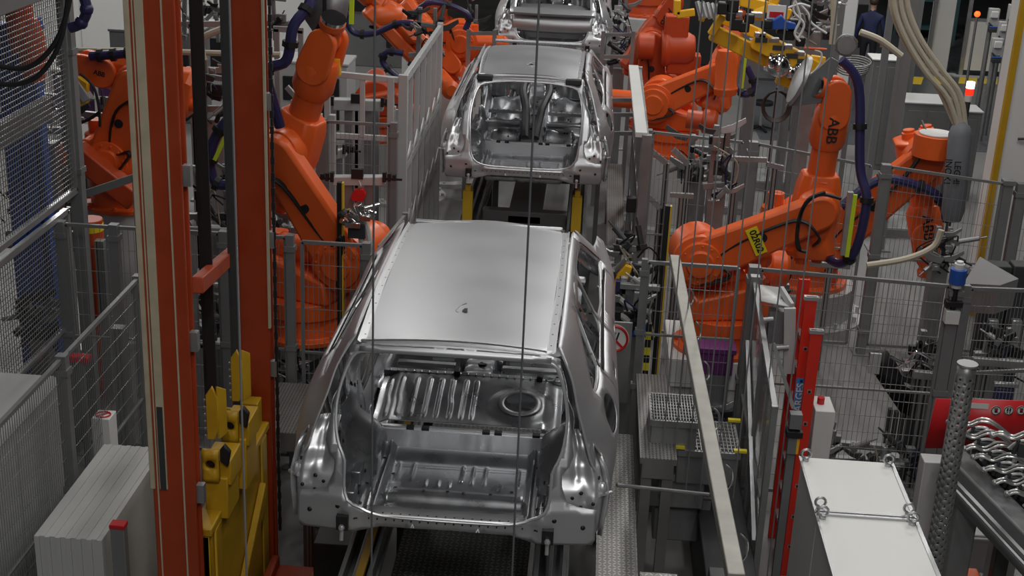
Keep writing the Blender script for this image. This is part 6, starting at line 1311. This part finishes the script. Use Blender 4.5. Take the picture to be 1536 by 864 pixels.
# rail frames beside second / third car
for k, (xs, y, lab) in enumerate((((703, 742), 20.3, 'grey rail frame left of the third car'), ((905, 950), 20.3, 'grey rail frame right of the third car'), ((905, 958), 17.6, 'grey rail frame across the walkway right of the second car'))):
    b = MB(); pz = ((50, 72, 118), (52, 85, 150), (150, 172, 200))[k]
    for j, py in enumerate(pz): b.beam(AY(xs[0], py, y), AY(xs[1], py, y), .05, .05)
    for px in (xs[0], xs[1]): c = AY(px, pz[0], y); b.box((c.x - .03, y - .03, 0), (c.x + .03, y + .03, c.z + .05))
    one(b, 'rail_frame', M['galv'], lab, 'frame', 'rail frames')
# workstation, stool and coil at upper right
c = AZ(1140, 195, 0); t = thing('work_stool', 'dark work stool behind the motors of the shoulder disc robot', 'stool', (c.x, c.y, 0)); b = MB(); b.cyl((c.x, c.y, .5), (c.x, c.y, .56), .2, n=18); part(b, 'seat', M['black'], t); b = MB(); b.cyl((c.x, c.y, .08), (c.x, c.y, .5), .03, n=8); part(b, 'pole', M['alu'], t)
for k in range(5): a = k * 1.257; b = MB(); b.beam((c.x, c.y, .08), (c.x + .28 * math.cos(a), c.y + .28 * math.sin(a), .03), .04, .03); part(b, 'foot', M['black'], t)
c = AZ(1165, 205, 0); t = thing('work_table', 'small black work table with grey box behind the yellow gripper', 'table', (c.x, c.y + .8, 0)); y = c.y + .8; b = MB(); b.box((c.x - .5, y - .3, .95), (c.x + .3, y + .3, 1.0)); part(b, 'table_top', M['dark'], t)
for x in (-.47, .27):
    for yy in (-.27, .27): b = MB(); b.box((c.x + x - .02, y + yy - .02, 0), (c.x + x + .02, y + yy + .02, .95)); part(b, 'leg', M['black'], t)
b = MB(); b.box((c.x - .1, y - .2, 1.0), (c.x + .25, y + .15, 1.25)); one(b, 'equipment_box', M['dark'], 'dark equipment box standing on the small black table', 'box', bevel=.01)
c = AY(1164, 158, 19.5); b = MB()
for k in range(5): b.tube([c + V(((.17 + .01 * k) * math.cos(a * .4488), -.02 * k, (.2 + .008 * k) * math.sin(a * .4488))) for a in range(14)], .012, 6, sm=1, closed=True)
b.box((c.x - .02, c.y + .03, 0), (c.x + .02, c.y + .07, c.z + .25)); one(b, 'cable_coil', mat('coil_brown', (.06, .035, .03), .5), 'coiled dark cable hanging below the yellow gripper', 'cable coil')
# floor plates and conveyor edges in mid right
for k, (px, py, w, d, z) in enumerate(((1130, 262, 2.0, .9, .14), (1075, 300, 1.0, .8, .10), (1340, 330, 1.4, 1.0, .12), (700, 40, 1.5, 1.2, .1))):
    if k == 3: continue
    c = AZ(px, py, z); b = MB(); b.box((c.x - w / 2, c.y - d / 2, 0), (c.x + w / 2, c.y + d / 2, z)); b.box((c.x - w / 2, c.y - d / 2 - .02, z), (c.x + w / 2, c.y - d / 2 + .03, z + .03), 1); one(b, 'floor_plate', [M['galv'], M['alu']], ['raised steel floor plate behind the nearest right robot', 'raised floor plate left of the 02R02 arm', 'raised floor plate behind the far fence panel at right'][k], 'floor plate')
for k, (p, q) in enumerate((((1060, 236), (1150, 240)), ((1150, 246), (1175, 252)), ((1005, 292), (1040, 294)), ((1215, 395), (1275, 400)))):
    a, c = AY(*p, 14.4), AY(*q, 14.4); b = MB(); b.beam(a, c, .05, .05); cc = a.lerp(c, .5); b.box((cc.x - .03, 14.38, 0), (cc.x + .03, 14.44, cc.z)); one(b, 'perforated_profile', PERFA, ['long perforated profile on stand behind the 02R02 elbow', 'short perforated profile on stand behind the 02R02 elbow', 'perforated profile on stand left of the 02R02 shoulder', 'perforated profile on stand beside the round floor ring'][k], 'profile', 'perforated profiles on stands')
for k, (p, q) in enumerate((((975, 225), (1000, 245)), ((1010, 224), (1032, 246)), ((968, 290), (990, 312)))):
    a, c = AY(*p, 15.0), AY(*q, 15.0); b = MB(); b.beam(a, c, .06, .06); b.box((c.x - .03, 14.98, 0), (c.x + .03, 15.04, c.z)); one(b, 'diagonal_profile', PERFA, ['slanted perforated profile behind the grey barred guard, upper left', 'slanted perforated profile behind the grey barred guard, upper right', 'slanted perforated profile behind the grey barred guard, lower'][k], 'profile', 'slanted profiles')
# green cabinet and far machines for depth at the top
for k, (px, py, y, w, d, h, m) in enumerate(((1020, 8, 30, 2.2, 1, 2.2, 'dark'), (1130, 40, 33, 1.8, 1, 1.6, 'grey'), (860, 0, 34, 3, 1, 2.5, 'dark'), (565, 0, 30, 2.2, 1, 2.2, 'grey'), (230, 60, 24, 1.6, .8, 1.6, 'grey'), (1250, 30, 34, 2.0, 1, 1.6, 'grey'), (460, 60, 23, 1.4, .8, 1.4, 'lgrey'), (300, 60, 27, 1.8, .8, 1.2, 'lgrey'), (140, 260, 16.8, 1.5, .6, 1.2, 'grey'))):
    c = AY(px, py, y); b = MB(); b.box((c.x - w / 2, y, 0), (c.x + w / 2, y + d, h)); b.box((c.x - w / 2 - .02, y - .02, h), (c.x + w / 2 + .02, y + d + .02, h + .05)); b.box((c.x - w * .3, y - .03, h * .55), (c.x - w * .05, y, h * .85), 1); b.box((c.x + w * .1, y - .03, h * .2), (c.x + w * .4, y, h * .85), 1)
    one(b, 'machine_cabinet', [M[m], M['black']], ['dark machine cabinet at the top edge right of third car', 'grey machine cabinet behind the yellow gripper', 'dark machine at the top edge behind the third car', 'wide grey machine at the top edge above upper left robot', 'grey machine behind the front red column top', 'grey machine at the top edge left of the white column', 'pale machine box behind the large left robot wrist', 'pale machine box between the red columns near the top', 'grey machine box behind the left robot base'][k], 'machine', 'background machine cabinets', bevel=.015)
# white rails between the red columns
for k, (p, q, y) in enumerate((((280, 36), (350, 36), 16.5), ((280, 104), (350, 106), 16.5), ((280, 345), (350, 348), 12.0), ((295, 515), (350, 520), 11.8), ((410, 43), (455, 46), 17), ((100, 300), (215, 262), 12.2))):
    b = MB(); a, c = AY(*p, y), AY(*q, y); b.beam(a, c, .04, .07)
    for s in (.1, .9): u = a.lerp(c, s); b.box((u.x - .03, y - .02, 0), (u.x + .03, y + .04, u.z))
    one(b, 'guard_rail', M['alu'] if k < 5 else M['fgrey'], ['light rail between the red columns, topmost', 'light rail between the red columns, second from top', 'light rail between the red columns, level with the cross fence', 'light rail between the red columns, lowest', 'light rail just right of the rear red column at the top', 'slanted grey rail in front of the left robot base'][k], 'rail', 'light guard rails')
# dark pipe cluster on poles and little red lamp
b = MB(); c = AY(120, 537, 11.0); b.cbox(c, (.18, .1, .06)); b.box((c.x - .03, 11.0, 0), (c.x + .03, 11.05, c.z), 1); one(b, 'foot_switch', [M['sred'], M['fgrey']], 'dark red switch box behind the low mesh fence at left', 'switch', bevel=.01)
# ================================================================ LIGHT
w = bpy.data.worlds.new('world'); sc.world = w; w.use_nodes = True
bg = w.node_tree.nodes['Background']; bg.inputs[0].default_value = (.62, .66, .72, 1); bg.inputs[1].default_value = .10
def area(x, y, z, sx, sy, e, rot=(0, 0, 0), col=(1, .98, .95)):
    l = bpy.data.lights.new('ceiling_lamp', 'AREA'); l.shape = 'RECTANGLE'; l.size = sx; l.size_y = sy; l.energy = e; l.color = col
    o = bpy.data.objects.new('ceiling_lamp', l); COL.objects.link(o); o.location = (x, y, z); o.rotation_euler = rot
for (x, y, e) in ((1.2, 9.0, 60), (-1.0, 11.0, 30), (2.4, 13.5, 100), (-2.4, 16.5, 85), (5.5, 12, 120), (6, 19, 150), (3.1, 22, 240), (-7.5, 19, 90), (-10.5, 27.5, 520), (4, 27, 190), (-4, 26, 60), (9, 24, 140), (8, 33, 160), (.6, -1.2, 240), (3.0, .5, 110), (1.6, 4.6, 60), (3.8, 6.5, 40)):
    area(x, y, 9.2, .35, 2.6, e)
